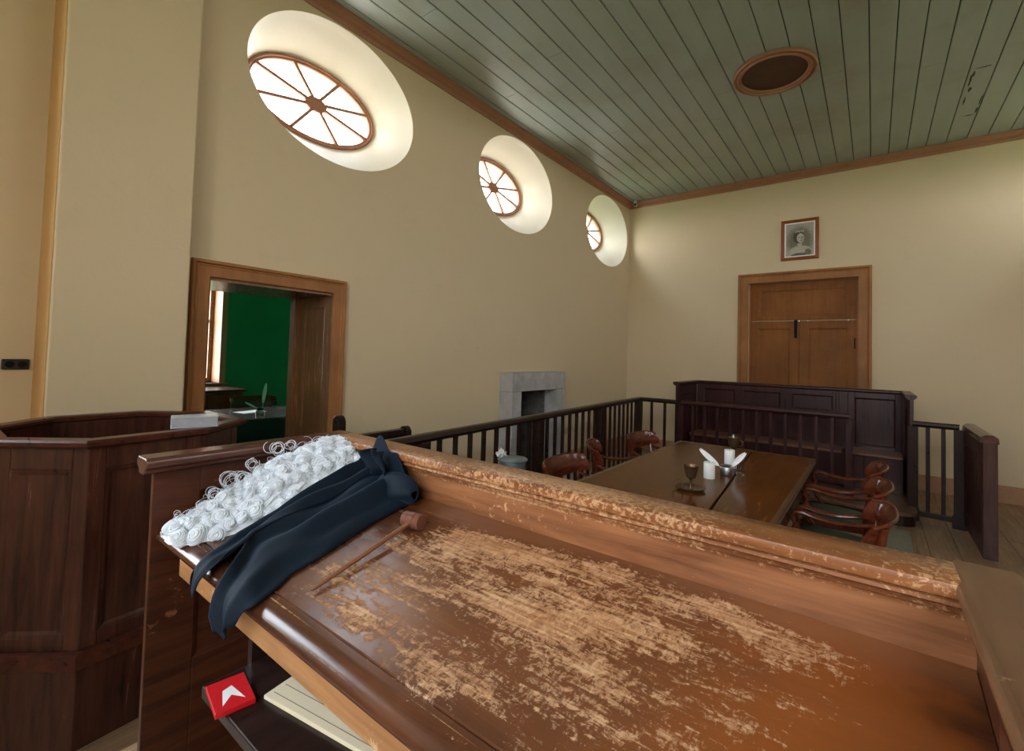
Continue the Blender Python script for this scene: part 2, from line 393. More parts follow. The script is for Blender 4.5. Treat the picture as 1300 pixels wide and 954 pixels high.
# back wall with door recess
DB = (-1.47, -.157, 0, 2.667)
w = MB()
holed(w, rect(XL - WT, XR + WT, 0, ZC), [[(DB[0], .001), (DB[1], .001), (DB[1], DB[3]), (DB[0], DB[3])]], lambda p: (p[0], YB, p[1]))
holed(w, rect(XL - WT, XR + WT, 0, ZC), [[(DB[0], .001), (DB[1], .001), (DB[1], DB[3]), (DB[0], DB[3])]], lambda p: (p[0], YB + .35, p[1]))
for a, b in (((DB[0], 0), (DB[0], DB[3])), ((DB[1], 0), (DB[1], DB[3])), ((DB[0], DB[3]), (DB[1], DB[3]))):
    w.add([(a[0], YB, a[1]), (b[0], YB, b[1]), (b[0], YB + .35, b[1]), (a[0], YB + .35, a[1])], [(0, 1, 2, 3)])
struct(w.build('wall_back', 'plaster'))
# right wall: the same three ovals
w = MB()
holed(w, rect(YF, YB, 0, ZC), [ell(y, z, RY, RZ) for y, z in OV], lambda p: (XR, p[0], p[1]))
holed(w, rect(YF, YB, 0, ZC), [ell(y, IZC, IY, IZ) for y, z in OV], lambda p: (XR + WT, p[0], p[1]))
struct(w.build('wall_right', 'plaster'))
# front wall (behind the bench) with two tall sash windows added for fill, out of view
SW = [(.45, 1.6, 1.5, 3.8), (-1.1, -.15, 1.8, 3.8)]
w = MB()
for Y in (YF, YF - .45): holed(w, rect(XL - WT, XR + WT, 0, ZC), [rect(*q) for q in SW], lambda p, Y=Y: (p[0], Y, p[1]))
for q in SW:
    a = [(x, YF, z) for x, z in rect(*q)]; b = [(x, YF - .45, z) for x, z in rect(*q)]; loft(w, a, b, False)
struct(w.build('wall_front', 'plaster'))

def rot_seams(mb): pass
# ceiling boards
random.seed(3)
c = MB(); k = -13; bw = .1795
while True:
    x0 = -1.111 + bw * k; x1 = x0 + bw
    k += 1
    if x1 <= XL: continue
    if x0 >= XR: break
    x0 = max(x0, XL); x1 = min(x1, XR)
    ys = [YF, YB]; y = YF + random.uniform(.8, 5)
    while y < YB - .6: ys.append(y); y += random.uniform(3.2, 5.5)
    ys.sort(); dz = random.uniform(0, .002)
    for y0, y1 in zip(ys, ys[1:]):
        g = .0035; h = .004
        xa, xb, ya, yb = x0 + g, x1 - g, y0 + .0015, y1 - .0015
        z = ZC + dz
        c.add([(xa, ya, ZC + .02), (xb, ya, ZC + .02), (xb, yb, ZC + .02), (xa, yb, ZC + .02), (xa, ya, z + h), (xb, ya, z + h), (xb, yb, z + h), (xa, yb, z + h), (xa + h, ya, z), (xb - h, ya, z), (xb - h, yb, z), (xa + h, yb, z)],
              [(0, 1, 5, 4), (1, 2, 6, 5), (2, 3, 7, 6), (3, 0, 4, 7), (4, 5, 9, 8), (5, 6, 10, 9), (6, 7, 11, 10), (7, 4, 8, 11), (8, 9, 10, 11), (0, 3, 2, 1)])
cl = struct(c.build('ceiling', 'ceil'))
b = MB().box(XL - WT, XR + WT, YF - .45, YB + .35, ZC + .02, ZC + .10).build('roof_boarding', 'dark_plank', cl)
# floor boards
f = MB(); k = 0; x = XL - WT; fw = .19
x = .556 - fw * 24
while x < XR:
    x0, x1 = max(x, XL - WT), min(x + fw, XR); x += fw
    if x1 <= XL - WT: continue
    ys = [YF, YB]; y = YF + random.uniform(.5, 4)
    while y < YB: ys.append(y); y += random.uniform(2.5, 4.5)
    ys.sort()
    for y0, y1 in zip(ys, ys[1:]): f.box(x0 + .0015, x1 - .0015, y0 + .001, y1 - .001, -.03, random.uniform(-.0012, 0))
f.box(XL - WT, XR, YF, YB, -.06, -.03)
struct(f.build('floor', 'floor'))
# cornice: mitred round the room
cp = [(0, ZC), (0, 4.112), (.012, 4.108), (.018, 4.125), (.022, 4.135), (.022, 4.158), (.032, 4.168), (.04, 4.185), (.052, 4.196), (.056, 4.208), (.056, ZC)]
m = MB().sweep([(XL, YF, 0), (XL, YB, 0), (XR, YB, 0), (XR, YF, 0)][::-1], [(a, b) for a, b in cp], closed=True)
struct(m.build('trim_1', 'trim'))
# skirting
sk = [(0, 0), (.022, 0), (.022, .165), (.012, .178), (.012, .186), (0, .19)]
struct(MB().sweep([(DB[0] - .15, YB, 0), (XL, YB, 0), (XL, FIRE[1] + .22, 0)], sk).build('baseboard_back', 'skirt'))
struct(MB().sweep([(XR, YB - 0, 0), (DB[1] + .125, YB, 0)], sk).build('baseboard_right', 'skirt'))
struct(MB().sweep([(XL, FIRE[0] - .22, 0), (XL, DOOR[1] + .11, 0)], sk).build('baseboard_left', 'skirt'))

# oval windows
def oval_window(name, X, s, y, vis=True):
    root = sobj(name)
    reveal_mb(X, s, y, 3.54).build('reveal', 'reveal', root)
    xf = X + s * (DEP - .002)
    fr = MB(); n = 96
    prof = [(0, 0), (0, .014), (.010, .022), (.020, .022), (.026, .012), (.040, .010), (.046, 0)]      # inward, proud
    L_ = [[(xf - s * q, a, b) for a, b in ell(y, IZC, IY - d + .004, IZ - d + .004, n)] for d, q in prof]
    L_.append([(xf + s * .03, a, b) for a, b in ell(y, IZC, IY - .042, IZ - .042, n)])
    for l1, l2 in zip(L_, L_[1:]): loft(fr, l1, l2)
    fr.build('frame', 'trim', root)
    sp = MB()
    for i in range(8):
        a = PI / 8 + i * PI / 4; ca, sa = math.cos(a), math.sin(a)
        # glazing bar from hub to frame on the ellipse
        A = Vector((0, ca * .07, sa * .045)); B = Vector((0, ca * (IY - .03), sa * (IZ - .03)))
        t = (B - A).normalized(); sd = Vector((1, 0, 0)).cross(t)
        sp.obox(Vector((xf, y, IZC)) + A, t, sd, (1, 0, 0), (0, (B - A).length), (-.0125, .0125), (-.012, .018))
    sp.build('glazing_bars', 'trim', root)
    hb = MB(); l0 = [[(xf - s * q, a, b) for a, b in ell(y, IZC, ra, rb, 40)] for ra, rb, q in ((.098, .062, -.01), (.098, .062, .012), (.09, .055, .018), (.05, .03, .02))]
    for l1, l2 in zip(l0, l0[1:]): loft(hb, l1, l2)
    hb.add(l0[-1], [tuple(range(40))]); hb.add(l0[0], [tuple(range(40))]); hb.build('hub', 'trim', root)
    g = MB(); g.add([(xf + s * .006, a, b) for a, b in ell(y, IZC, IY - .02, IZ - .02)], [tuple(range(96))]); g.build('glass', 'glass', root)
    return root
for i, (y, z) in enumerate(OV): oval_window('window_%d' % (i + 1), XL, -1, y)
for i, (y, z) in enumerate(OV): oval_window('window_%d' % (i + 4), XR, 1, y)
# sash windows; the front wall pair is added for fill light
def sash(name, P, q, mat='trim', nx=3, nz=6, sill=True):
    # P(a, d, z): a along the wall, d into the opening
    root = sobj(name); a0, a1, z0, z1 = q
    def bx(mb, aa, ab, da, db, za, zb):
        vs = [P(x, d, z) for x in (aa, ab) for d in (da, db) for z in (za, zb)]
        mb.add(vs, [(0, 1, 3, 2), (4, 6, 7, 5), (0, 4, 5, 1), (2, 3, 7, 6), (0, 2, 6, 4), (1, 5, 7, 3)])
    fr = MB(); t = .055
    for c_ in ((a0, a0 + t, z0, z1), (a1 - t, a1, z0, z1), (a0 + t, a1 - t, z0, z0 + t), (a0 + t, a1 - t, z1 - t, z1)): bx(fr, c_[0], c_[1], .27, .36, c_[2], c_[3])
    fr.build('frame', mat, root)
    zm = (z0 + z1) / 2; bars = MB()
    bx(bars, a0 + t, a1 - t, .29, .34, zm - .02, zm + .02)
    for i in range(1, nx): x = a0 + t + (a1 - a0 - 2 * t) * i / nx; bx(bars, x - .008, x + .008, .305, .325, z0 + t, z1 - t)
    for i in range(1, nz):
        if i != nz // 2: z = z0 + (z1 - z0) * i / nz; bx(bars, a0 + t, a1 - t, .305, .325, z - .008, z + .008)
    bars.build('glazing_bars', mat, root)
    g = MB(); g.add([P(a0, .315, z0), P(a1, .315, z0), P(a1, .315, z1), P(a0, .315, z1)], [(0, 1, 2, 3)]); g.build('glass', 'glass', root)
    return root
sash('window_7', lambda a, d, z: (a, YF - d, z), SW[0]); sash('window_11', lambda a, d, z: (a, YF - d, z), SW[1]); sash('window_8', lambda a, d, z: (XL - .25 - d, a, z), LW)

# architraves
def architrave_prof(w, t):   # a: outward from the opening edge, b: proud of wall
    return [(0, 0), (0, t * .55), (.006, t * .62), (w * .62, t * .62), (w * .68, t * .75), (w * .74, t * .66), (w * .82, t), (w * .96, t), (w, t * .8), (w, 0)]
d1 = sobj('door_1')
# profile direction: up x tangent ; wall normal faces -y
MB().sweep([(DB[0], YB, 0), (DB[0], YB, DB[3]), (DB[1], YB, DB[3]), (DB[1], YB, 0)], [(a, b) for a, b in architrave_prof(.14, .045)], up=(0, -1, 0)).build('architrave', 'arch', d1)
fy = YB + .10
mb = MB()
mb.panelled((DB[0], fy, 2.112), (1, 0, 0), (0, -1, 0), DB[1] - DB[0], DB[3] - 2.112, .05, [(.13, DB[1] - DB[0] - .13, .062, .455)], rec=.012, mould=.03)
mb.build('transom_panel', 'doorpaint', d1)
def leaf(x0, x1, name='door_leaf'):
    W = x1 - x0; m = MB()
    m.panelled((x0, fy, .012), (1, 0, 0), (0, -1, 0), W, 2.0965, .045, [(.105, W - .105, .2, .85), (.105, W - .105, 1.05, 1.995)], rec=.012, mould=.028)
    return m.build(name, 'doorpaint', d1, bevel=.002)
leaf(DB[0] + .004, -.8365); leaf(-.8335, DB[1] - .004)
MB().box(-.86, -.81, fy + .045, fy + .06, .02, 2.10).box(DB[0], DB[0] + .03, fy + .045, fy + .07, 0, DB[3]).box(DB[1] - .03, DB[1], fy + .045, fy + .07, 0, DB[3]).build('door_stop', 'doorpaint', d1)
for xa, xb in ((DB[0], DB[0] + .011), (DB[1] - .016, DB[1])): MB().box(xa, xb, YB + .06, YB + .2, 0, DB[3]).build('jamb', 'arch', d1)
bt = MB().box(-.893, -.856, fy - .022, fy - .002, 1.865, 2.125).box(-.884, -.865, fy - .034, fy - .018, 1.88, 2.118).lathe([(.012, 0), (.012, .02)], (-.8745, fy - .05, 1.90), 12, (0, 1, 0)).build('bolt', 'black', d1, bevel=.002)
MB().box(-.205, -.19, fy - .008, fy, 1.72, 1.86).build('hinge', 'black', d1)

# left doorway
d2 = sobj('door_2')
MB().sweep([(XL, DOOR[1], 0), (XL, DOOR[1], DOOR[3]), (XL, DOOR[0], DOOR[3]), (XL, DOOR[0], 0)][::-1], architrave_prof(.105, .04), up=(1, 0, 0)).build('architrave', 'arch', d2)
ln = MB()
ln.panelled((XL - .0, DOOR[1], 0), (-1, 0, 0), (0, -1, 0), .49, DOOR[3], .012, [(.1, .41, .18, 1.85)], rec=.008, mould=.02)
ln.box(XL - .52, XL - .50, DOOR[1] - .012, DOOR[1] + .01, 0, DOOR[3]).box(XL - WT, XL - .52, DOOR[1] - .03, DOOR[1] + .01, 0, DOOR[3])
ln.build('jamb', 'lining', d2)
MB().box(XL - WT, XL, DOOR[0] - .01, DOOR[0] + .012, 0, DOOR[3]).build('jamb', 'lining', d2)
MB().box(XL - WT, XL, DOOR[0], DOOR[1], DOOR[3] - .02, DOOR[3] + .01).build('head_lining', 'lining', d2)

# ------------------------------------------------------------------ fireplace
fp = thing('fireplace_surround', 'plain grey stone fireplace surround on the left wall behind the balustrade', 'fireplace', (-3.28, 4.68, 0))
def FW(mb, name, mat, bev=.006):
    o = mb.build(name, mat, fp, bevel=bev); o.matrix_parent_inverse = Matrix.Translation(fp.location).inverted(); return o
sx0, sx1 = XL - .005, -3.19
FW(MB().box(sx0, sx1, 4.13, FIRE[0], 0, 1.086), 'stone_jamb', 'stone')
FW(MB().box(sx0, sx1, FIRE[1], 5.265, 0, 1.086), 'stone_jamb', 'stone')
FW(MB().box(sx0, sx1, 4.13, 5.265, 1.088, 1.305), 'stone_lintel', 'stone')
FW(MB().box(XL - .45, XL - .42, FIRE[0], FIRE[1], 0, 1.3).box(XL - .42, XL, FIRE[0] - .02, FIRE[0], 0, 1.2).box(XL - .42, XL, FIRE[1], FIRE[1] + .02, 0, 1.2).box(XL - .42, XL, FIRE[0], FIRE[1], 1.1, 1.14).box(XL - .42, XL, FIRE[0], FIRE[1], 0, .03), 'firebox', 'soot', 0)
FW(MB().box(XL, -2.75, 4.05, 5.34, 0, .03), 'hearth', 'stone')

# ------------------------------------------------------------------ ceiling oval vent
v = thing('ceiling_vent', 'oval brown wooden ventilator rose on the green board ceiling', 'ceiling vent', (-.742, 4.83, ZC))
def ov(a, b, z, n=64): return [(a * math.cos(2 * PI * i / n), b * math.sin(2 * PI * i / n), z) for i in range(n)]
fr = MB(); A0, B0 = .345, .365
pr = [(0, 0), (.0, -.02), (.008, -.03), (.02, -.03), (.024, -.022), (.034, -.022), (.04, -.04), (.052, -.04), (.056, -.03), (.07, -.028), (.078, .012)]
ls = [ov(A0 - d, B0 - d, z) for d, z in pr]
for l1, l2 in zip(ls, ls[1:]): loft(fr, l1, l2)
fr.build('moulded_ring', 'trim', v)
MB().add(ov(A0 - .07, B0 - .07, -.006), [tuple(range(64))]).build('inner_panel', 'ventin', v)
# peeling paint on the ceiling
pe = MB(); random.seed(5)
for (x, y, l, w_) in ((.715, 6.0, .26, .018), (.735, 6.2, .12, .03), (.722, 6.45, .2, .014), (.85, 6.5, .32, .012), (.846, 6.75, .16, .02), (.78, 5.80, .02, .13), (.80, 6.84, .02, .12), (.725, 5.9, .12, .02)):
    n = 14; pts = []
    for i in range(n):
        t = 2 * PI * i / n; rr = random.uniform(.6, 1.1); pts.append((x + w_ / 2 * math.cos(t) * rr, y + l / 2 * math.sin(t) * rr))
    pe.add([(a, b, ZC - .0015) for a, b in pts] + [(a + random.uniform(-.01, .01), b, ZC - .006) for a, b in [((x), (y))]], [(i, (i + 1) % n, n) for i in range(n)])
tag(pe.build('peeling_paint', plain('bare_board', (.05, .05, .03), .8, var=.5, vs=30)), 'patch of dark flaking paint between two ceiling boards right of the oval rose', 'paint')
# security camera
cc = thing('security_camera', 'tiny white security camera in the ceiling corner', 'camera', (-3.235, 7.50, 4.15))
MB().lathe([(.03, 0), (.03, .035), (.02, .04)], (0, 0, .03), 16).box(-.008, .008, -.008, .008, 0, .04).build('mount', 'white_plastic', cc)
MB().lathe([(.024, 0), (.028, .01), (.028, .07), (.02, .08)], (-.005, .035, 0), 16, (.25, -1, -.18)).build('housing', 'white_plastic', cc)
MB().lathe([(.019, 0), (.019, .004)], (.0155, -.046, -.0142), 16, (.25, -1, -.18)).build('lens', 'black', cc)
# wall socket plate
def P6(x0, x1): pass
ws = thing('wall_socket', 'small black socket plate on the cream wall at far left', 'socket', (XL - .25, .34, 1.378))
MB().box(0, .016, -.055, .05, -.028, .028).build('plate', 'switchm', ws, bevel=.006)
MB().lathe([(.018, 0), (.018, .004)], (.016, -.025, 0), 16, (1, 0, 0)).lathe([(.018, 0), (.018, .004)], (.016, .022, 0), 16, (1, 0, 0)).build('socket_face', 'black', ws)

# ------------------------------------------------------------------ portrait
def portrait_mat():
    m, nt, b = new_mat('sepia_engraving')
    tc = N(nt, 'ShaderNodeTexCoord'); sp = N(nt, 'ShaderNodeSeparateXYZ'); L(nt, tc.outputs['Object'], sp.inputs[0])
    nz = noise(nt, tc.outputs['Object'], 45, 5, .7)
    def blob(cx, cz, rx, rz, soft=.25):
        a = math_(nt, 'POWER', math_(nt, 'ABSOLUTE', math_(nt, 'DIVIDE', math_(nt, 'SUBTRACT', sp.outputs[0], cx), rx)), 2)
        c_ = math_(nt, 'POWER', math_(nt, 'ABSOLUTE', math_(nt, 'DIVIDE', math_(nt, 'SUBTRACT', sp.outputs[2], cz), rz)), 2)
        d = math_(nt, 'ADD', math_(nt, 'ADD', a, c_), math_(nt, 'MULTIPLY', math_(nt, 'SUBTRACT', nz, .5), .5))
        return math_(nt, 'SUBTRACT', 1, sstep(nt, d, 1 - soft, 1 + soft))
    c = (.42, .39, .33)
    c = mix(nt, blob(0, -.02, .15, .2, .6), c, (.17, .145, .10))
    c = mix(nt, blob(.01, -.165, .135, .075), c, (.46, .43, .36))
    c = mix(nt, blob(.0, -.245, .12, .055), c, (.10, .085, .06))
    c = mix(nt, blob(.10, -.19, .04, .05), c, (.16, .14, .10))
    c = mix(nt, blob(.0, -.075, .028, .06), c, (.46, .42, .35))
    c = mix(nt, blob(-.012, .035, .068, .088), c, (.055, .045, .03))
    c = mix(nt, blob(.010, .02, .044, .066, .15), c, (.52, .48, .40))
    c = mix(nt, blob(.032, .0, .02, .05, .5), c, (.36, .32, .26))
    for ex in (-.008, .026): c = mix(nt, blob(ex, .03, .010, .006), c, (.10, .085, .065))
    c = mix(nt, blob(.010, -.014, .012, .004), c, (.2, .16, .12))
    for k in range(5): c = mix(nt, blob(-.045 + .022 * k, .112 + .006 * (k % 2), .008, .016), c, (.45, .42, .36))
    c = mix(nt, .5, c, ramp(nt, nz, [(.3, (.6, .6, .6)), (.7, (1.25, 1.25, 1.25))]), 'MULTIPLY')
    L(nt, c, b.inputs['Base Color']); b.inputs['Roughness'].default_value = .3; return m
pf = thing('framed_portrait', 'small framed sepia bust portrait hanging above the brown double door', 'picture', (-.825, YB - .002, 3.25))
hw, hh = .228, .288
MB().sweep([(-hw + .045, 0, -hh + .045), (hw - .045, 0, -hh + .045), (hw - .045, 0, hh - .045), (-hw + .045, 0, hh - .045)][::-1], [(0, 0), (0, .012), (.008, .018), (.03, .028), (.04, .026), (.045, .015), (.045, 0)], up=(0, -1, 0), closed=True).build('frame', wood('picture_frame_wood', (.20, .045, .01), (.36, .10, .025), .3, 'z'), pf)
MB().sweep([(-hw + .06, 0, -hh + .06), (hw - .06, 0, -hh + .06), (hw - .06, 0, hh - .06), (-hw + .06, 0, hh - .06)][::-1], [(0, 0.003), (0, .010), (.016, .013), (.016, .003)], up=(0, -1, 0), closed=True).build('mount', 'white_paper', pf)
MB().box(-hw + .055, hw - .055, -.006, -.002, -hh + .055, hh - .055).build('print', portrait_mat(), pf)

# ------------------------------------------------------------------ rails
def turned(): pass
def bal_run(name, label, p0, p1, zt, n_between, posts, part_mat='black_wood', zb=.10, group=None, pw=.045, rail_w=.04, ends=(0, 0), step=0):
    """railing from p0 to p1; posts = positions 0..1; n_between bars per bay"""
    P0, P1 = Vector((*p0, 0)), Vector((*p1, 0)); d = P1 - P0; Ln = d.length; u = d.normalized(); n = Vector((-u.y, u.x, 0)); z = Vector((0, 0, 1))
    root = thing(name, label, 'railing', P0, 0, group)
    O = Vector((0, 0, 0))
    hp = [(-rail_w, zt - .03), (-rail_w + .006, zt - .008), (-rail_w * .5, zt), (rail_w * .5, zt), (rail_w - .006, zt - .008), (rail_w, zt - .03), (rail_w - .012, zt - .045), (rail_w * .45, zt - .055), (-rail_w * .45, zt - .055), (-rail_w + .012, zt - .045)]
    MB().sweep([O - u * ends[0], O + u * (Ln + ends[1])], hp).build('handrail', part_mat, root)
    MB().obox(O, u, n, z, (0, Ln), (-.025, .025), (zb - .05, zb)).build('bottom_rail', part_mat, root, bevel=.004)
    for t in posts:
        m = MB().obox(O + u * Ln * t, u, n, z, (-pw, pw), (-pw * .8, pw * .8), (step, zt - .05))
        m.obox(O + u * Ln * t, u, n, z, (-pw - .01, pw + .01), (-pw * .8 - .01, pw * .8 + .01), (step, step + .12))
        m.build('post', part_mat, root, bevel=.004)
    bays = list(zip(posts, posts[1:]))
    for a, b in bays:
        for i in range(n_between):
            t = a + (b - a) * (i + 1) / (n_between + 1)
            MB().obox(O + u * Ln * t, u, n, z, (-.016, .016), (-.012, .012), (zb - .01, zt - .05)).build('baluster', part_mat, root, bevel=.002)
    return root
# left run: posts every 1.43 m
ya, yb = 1.1, 6.1; 
def lx(y): return -2.245 + (y - 1.7) * (-.275 / 4.4)
bal_run('balustrade', 'long black wooden balustrade running from the bench towards the dock on the left', (lx(ya), ya), (lx(yb), yb), .985, 8, [0, .182, .47, .74, 1])
bal_run('balustrade', 'short black railing joining the balustrade corner to the dock', (lx(6.1), 6.1), (-1.99, 6.1), .985, 2, [0, 1], pw=.035)
bal_run('balustrade', 'black railing across the front of the dock behind the table', (-1.94, 6.06), (-.2, 6.06), .985, 11, [0, 1], 'dockw', zb=.3, pw=.03, step=.135)
bal_run('balustrade', 'short black railing with two bars beside the open gate', (.31, 6.1), (.64, 6.06), .968, 2, [0.0, 1], pw=.04)
# gate
gt = thing('railing_gate', 'solid dark wooden gate standing open at right of the dock', 'gate', (.712, 6.10, 0), 0)
g_ = MB(); g_.panelled((-.045, -.93, .05), (0, 1, 0), (-1, 0, 0), .9, .87, .045, [(.1, .8, .12, .75)], rec=.010)
g_.build('gate_panel', 'dockw', gt, bevel=.003)
MB().prism([(-.055, .92), (-.05, .965), (-.02, .985), (.025, .985), (.05, .965), (.055, .92)], 'y', -.96, -.02).build('gate_cap', 'armcap', gt, bevel=.006)
MB().box(-.04, .045, -.96, -.87, .03, .93).build('gate_stile', 'maho', gt, bevel=.004)
for z in (.28, .8): MB().lathe([(.01, 0), (.01, .08)], (-.03, .0, z), 10).box(-.045, -.015, -.03, .0, z, z + .08).build('hinge', 'black', gt)

# ------------------------------------------------------------------ dock
dk = thing('prisoners_dock', 'dark panelled wooden dock with bench seat standing before the double door', 'dock', (-.85, 6.5, 0))
def DK(mb, name, mat='dockw', bev=.003):
    o = mb.build(name, mat, dk, bevel=bev); o.matrix_parent_inverse = Matrix.Translation(dk.location).inverted(); return o
dx0, dx1, dy0, dy1 = -2.0, .285, 6.1, 6.93
b = MB(); W = dx1 - dx0 - .02
def px(x): return x - (dx0 + .01)
b.panelled((dx0 + .01, dy1 - .03, .13), (1, 0, 0), (0, -1, 0), W, 1.05, .03,
           [(px(-1.9), px(-1.49), .80, .985), (px(-1.39), px(-.95), .80, .985), (px(-.82), px(-.39), .80, .985), (px(-1.9), px(-1.14), .42, .72), (px(-1.08), px(-.36), .42, .72), (px(-.175), px(.2), .43, .985)], rec=.01, mould=.016)
DK(b, 'back_panel')
DK(MB().box(-.325, -.24, dy1 - .06, dy1 - .03, .13, 1.18), 'pilaster')
DK(MB().panelled((dx0 + .0, dy1, .05), (0, -1, 0), (1, 0, 0), dy1 - dy0, 1.13, .03, [(.12, .7, .12, 1.0)]), 'side_panel')
DK(MB().box(dx1 - .03, dx1, dy1 - .05, dy1, .05, 1.18), 'corner_post')
DK(MB().panelled((dx1 - .0, dy0, .05), (0, 1, 0), (-1, 0, 0), dy1 - dy0, 1.13, .03, [(.12, .7, .12, 1.0)]), 'side_panel')
cap = [(-.045, 1.195), (-.045, 1.212), (-.035, 1.222), (.035, 1.222), (.045, 1.212), (.045, 1.195), (.022, 1.172), (-.022, 1.172)]
DK(MB().sweep([(dx0 - .01, dy0 - .03, 0), (dx0 - .01, dy1, 0), (dx1 + .01, dy1, 0), (dx1 + .01, dy0 - .03, 0)], cap), 'cap_moulding', 'dockw', 0)
DK(MB().box(dx0 + .03, -.28, 6.48, dy1 - .03, .50, .53).box(-.24, dx1 - .03, 6.48, dy1 - .03, .50, .53), 'bench_seat', 'dockled', .008)
DK(MB().box(dx0 + .03, dx1 - .03, 6.52, 6.54, .13, .50).box(-.28, -.24, 6.46, dy1 - .05, .13, .56), 'bench_front')
st = MB(); n = 8; pts = [(dx0 - .06, 6.95), (dx0 - .06, 5.76), (.2, 5.76)] + [(.2 + .12 * math.sin(PI / 2 * i / n), 5.88 - .12 * math.cos(PI / 2 * i / n)) for i in range(n + 1)] + [(.32, 6.95)]
DK(MB().prism(pts, 'z', 0, .095), 'plinth', 'black_wood')
DK(MB().prism([(x + (.012 if x > 0 else -.012), y - (.012 if y < 6 else 0)) for x, y in pts], 'z', .095, .13), 'platform_boards', 'endrail', .006)

# ------------------------------------------------------------------ judge's bench
BX0, BX1 = -1.43, .11
FLB = .2     # the judge's platform
jb = thing('judges_bench', 'large wooden judge bench with worn scratched sloping top and moulded rail', 'bench', (-.66, .66, FLB))
def JB(mb, name, mat, bev=.0, label=None, **kw):
    o = mb.build(name, mat, jb, bevel=bev, **kw); o.matrix_parent_inverse = Matrix.Translation(jb.location).inverted()
    if label: o['label'] = label
    return o
def zt(y): return 1.1 + .13 * (y - .89)
def arc(cy, cz, r, a0, a1, n, ry=None): return [(cy + r * math.cos(R(a0 + (a1 - a0) * i / n)), cz + (ry or r) * math.sin(R(a0 + (a1 - a0) * i / n))) for i in range(n + 1)]
top = [(.885, zt(.885)), (.4400, zt(.44)), (.4385, zt(.44) - .003), (.4355, zt(.44) - .003), (.434, zt(.434) + .0002)]
nz = zt(.42)
top += [(.425, zt(.425) - .0005), (.415, nz - .002), (.405, nz - .007), (.398, nz - .014), (.395, nz - .022), (.397, nz - .029), (.403, nz - .034), (.412, nz - .036), (.412, nz - .04), (.885, zt(.885) - .04)]
d_ = MB(); d_.prism(top, 'x', BX0 + .001, BX1 - .001)
dt = JB(d_, 'desktop', 'desk', label='sloping desktop with varnish worn through to pale scratched wood')
for pl in dt.data.polygons: pl.use_smooth = True
ap = MB(); ap.box(-1.31, BX1 - .06, .412, .437, zt(.42) - .088, zt(.42) - .0355)
JB(ap, 'apron', 'oak', .003, 'pale worn front apron below the desktop nosing')
JB(MB().box(-1.31, -1.285, .437, .87, .96, 1.03), 'bearer', 'maho', .002)
JB(MB().box(BX0, BX1, .887, .915, FLB, 1.166), 'back_board', 'upstand', .0)
def capprof(lip):   # (a: positive = inwards over the desk, b: z)
    return [(-.055, 1.205), (-.053, 1.214), (-.045, 1.22), (lip - .010, 1.22), (lip - .003, 1.217), (lip, 1.208), (lip - .003, 1.199), (lip - .010, 1.196), (lip - .018, 1.195), (lip - .013, 1.191), (lip - .012, 1.186), (lip - .018, 1.182), (lip - .024, 1.180), (lip - .028, 1.172), (.003, 1.166), (.003, 1.160), (-.028, 1.160), (-.032, 1.172), (-.045, 1.190), (-.055, 1.197)]
def capx(mb, y, x0, x1, lip=.045): return mb.prism([(y - a, b) for a, b in capprof(lip)], 'x', x0, x1)
o = JB(capx(MB(), .888, -1.41, .098), 'rail_cap', 'railw', 0, 'moulded rail cap with pale speckled wear along its top', smooth=True)
# front panelling of the bench towards the court
mp = MB(); Wd = BX1 - BX0 + .06
mp.panelled((BX1 + .03, .945, 0), (-1, 0, 0), (0, 1, 0), Wd, 1.17, .03, [(.1 + i * (Wd - .08) / 3, (i + 1) * (Wd - .08) / 3, .25, 1.0) for i in range(3)])
JB(mp, 'front_panel', 'mahox', .002)
# left end
le = MB(); le.panelled((BX0, .385, FLB), (0, 1, 0), (1, 0, 0), .53, .978, .02, [(.105, .36, .47, .915)], rec=.008, mould=.012)
JB(le, 'side_panel', 'benchpan', .002)
ARM = [(-.055, 1.203), (-.052, 1.213), (-.044, 1.22), (.016, 1.22), (.024, 1.216), (.028, 1.207), (.026, 1.198), (.018, 1.192), (.012, 1.190), (.014, 1.184), (.008, 1.179), (-.002, 1.176), (-.032, 1.176), (-.036, 1.186), (-.046, 1.192), (-.053, 1.196)]
JB(MB().prism([(BX0 + a, b) for a, b in ARM], 'y', .362, .846).box(-1.485, -1.41, .84, .942, 1.18, 1.2195), 'arm_cap', 'armcap', .006)
re_ = MB(); re_.panelled((BX1, .915, FLB), (0, -1, 0), (-1, 0, 0), .53, .965, .03, [(.17, .43, .47, .915)], rec=.008, mould=.012)
JB(re_, 'side_panel', 'benchpan', .002)
JB(MB().prism([(BX1 - a, b + .0015) for a, b in capprof(.025)], 'y', .362, .944), 'arm_cap', 'endrail', .004)
JB(MB().box(BX0 + .0, -1.12, .64, .66, FLB, .97).box(-1.11, BX1, .84, .86, FLB, 1.05).box(-1.13, -1.11, .5, .86, FLB, 1.03), 'kneehole_lining', 'black_wood')
JB(MB().box(-1.108, .0, .40, .84, .765, .79), 'under_shelf', 'black_wood', .003)
# judge's platform
pl_ = MB().box(-1.9, .6, -1.6, .915, 0, FLB); struct(pl_.build('floor_platform', 'floor'))
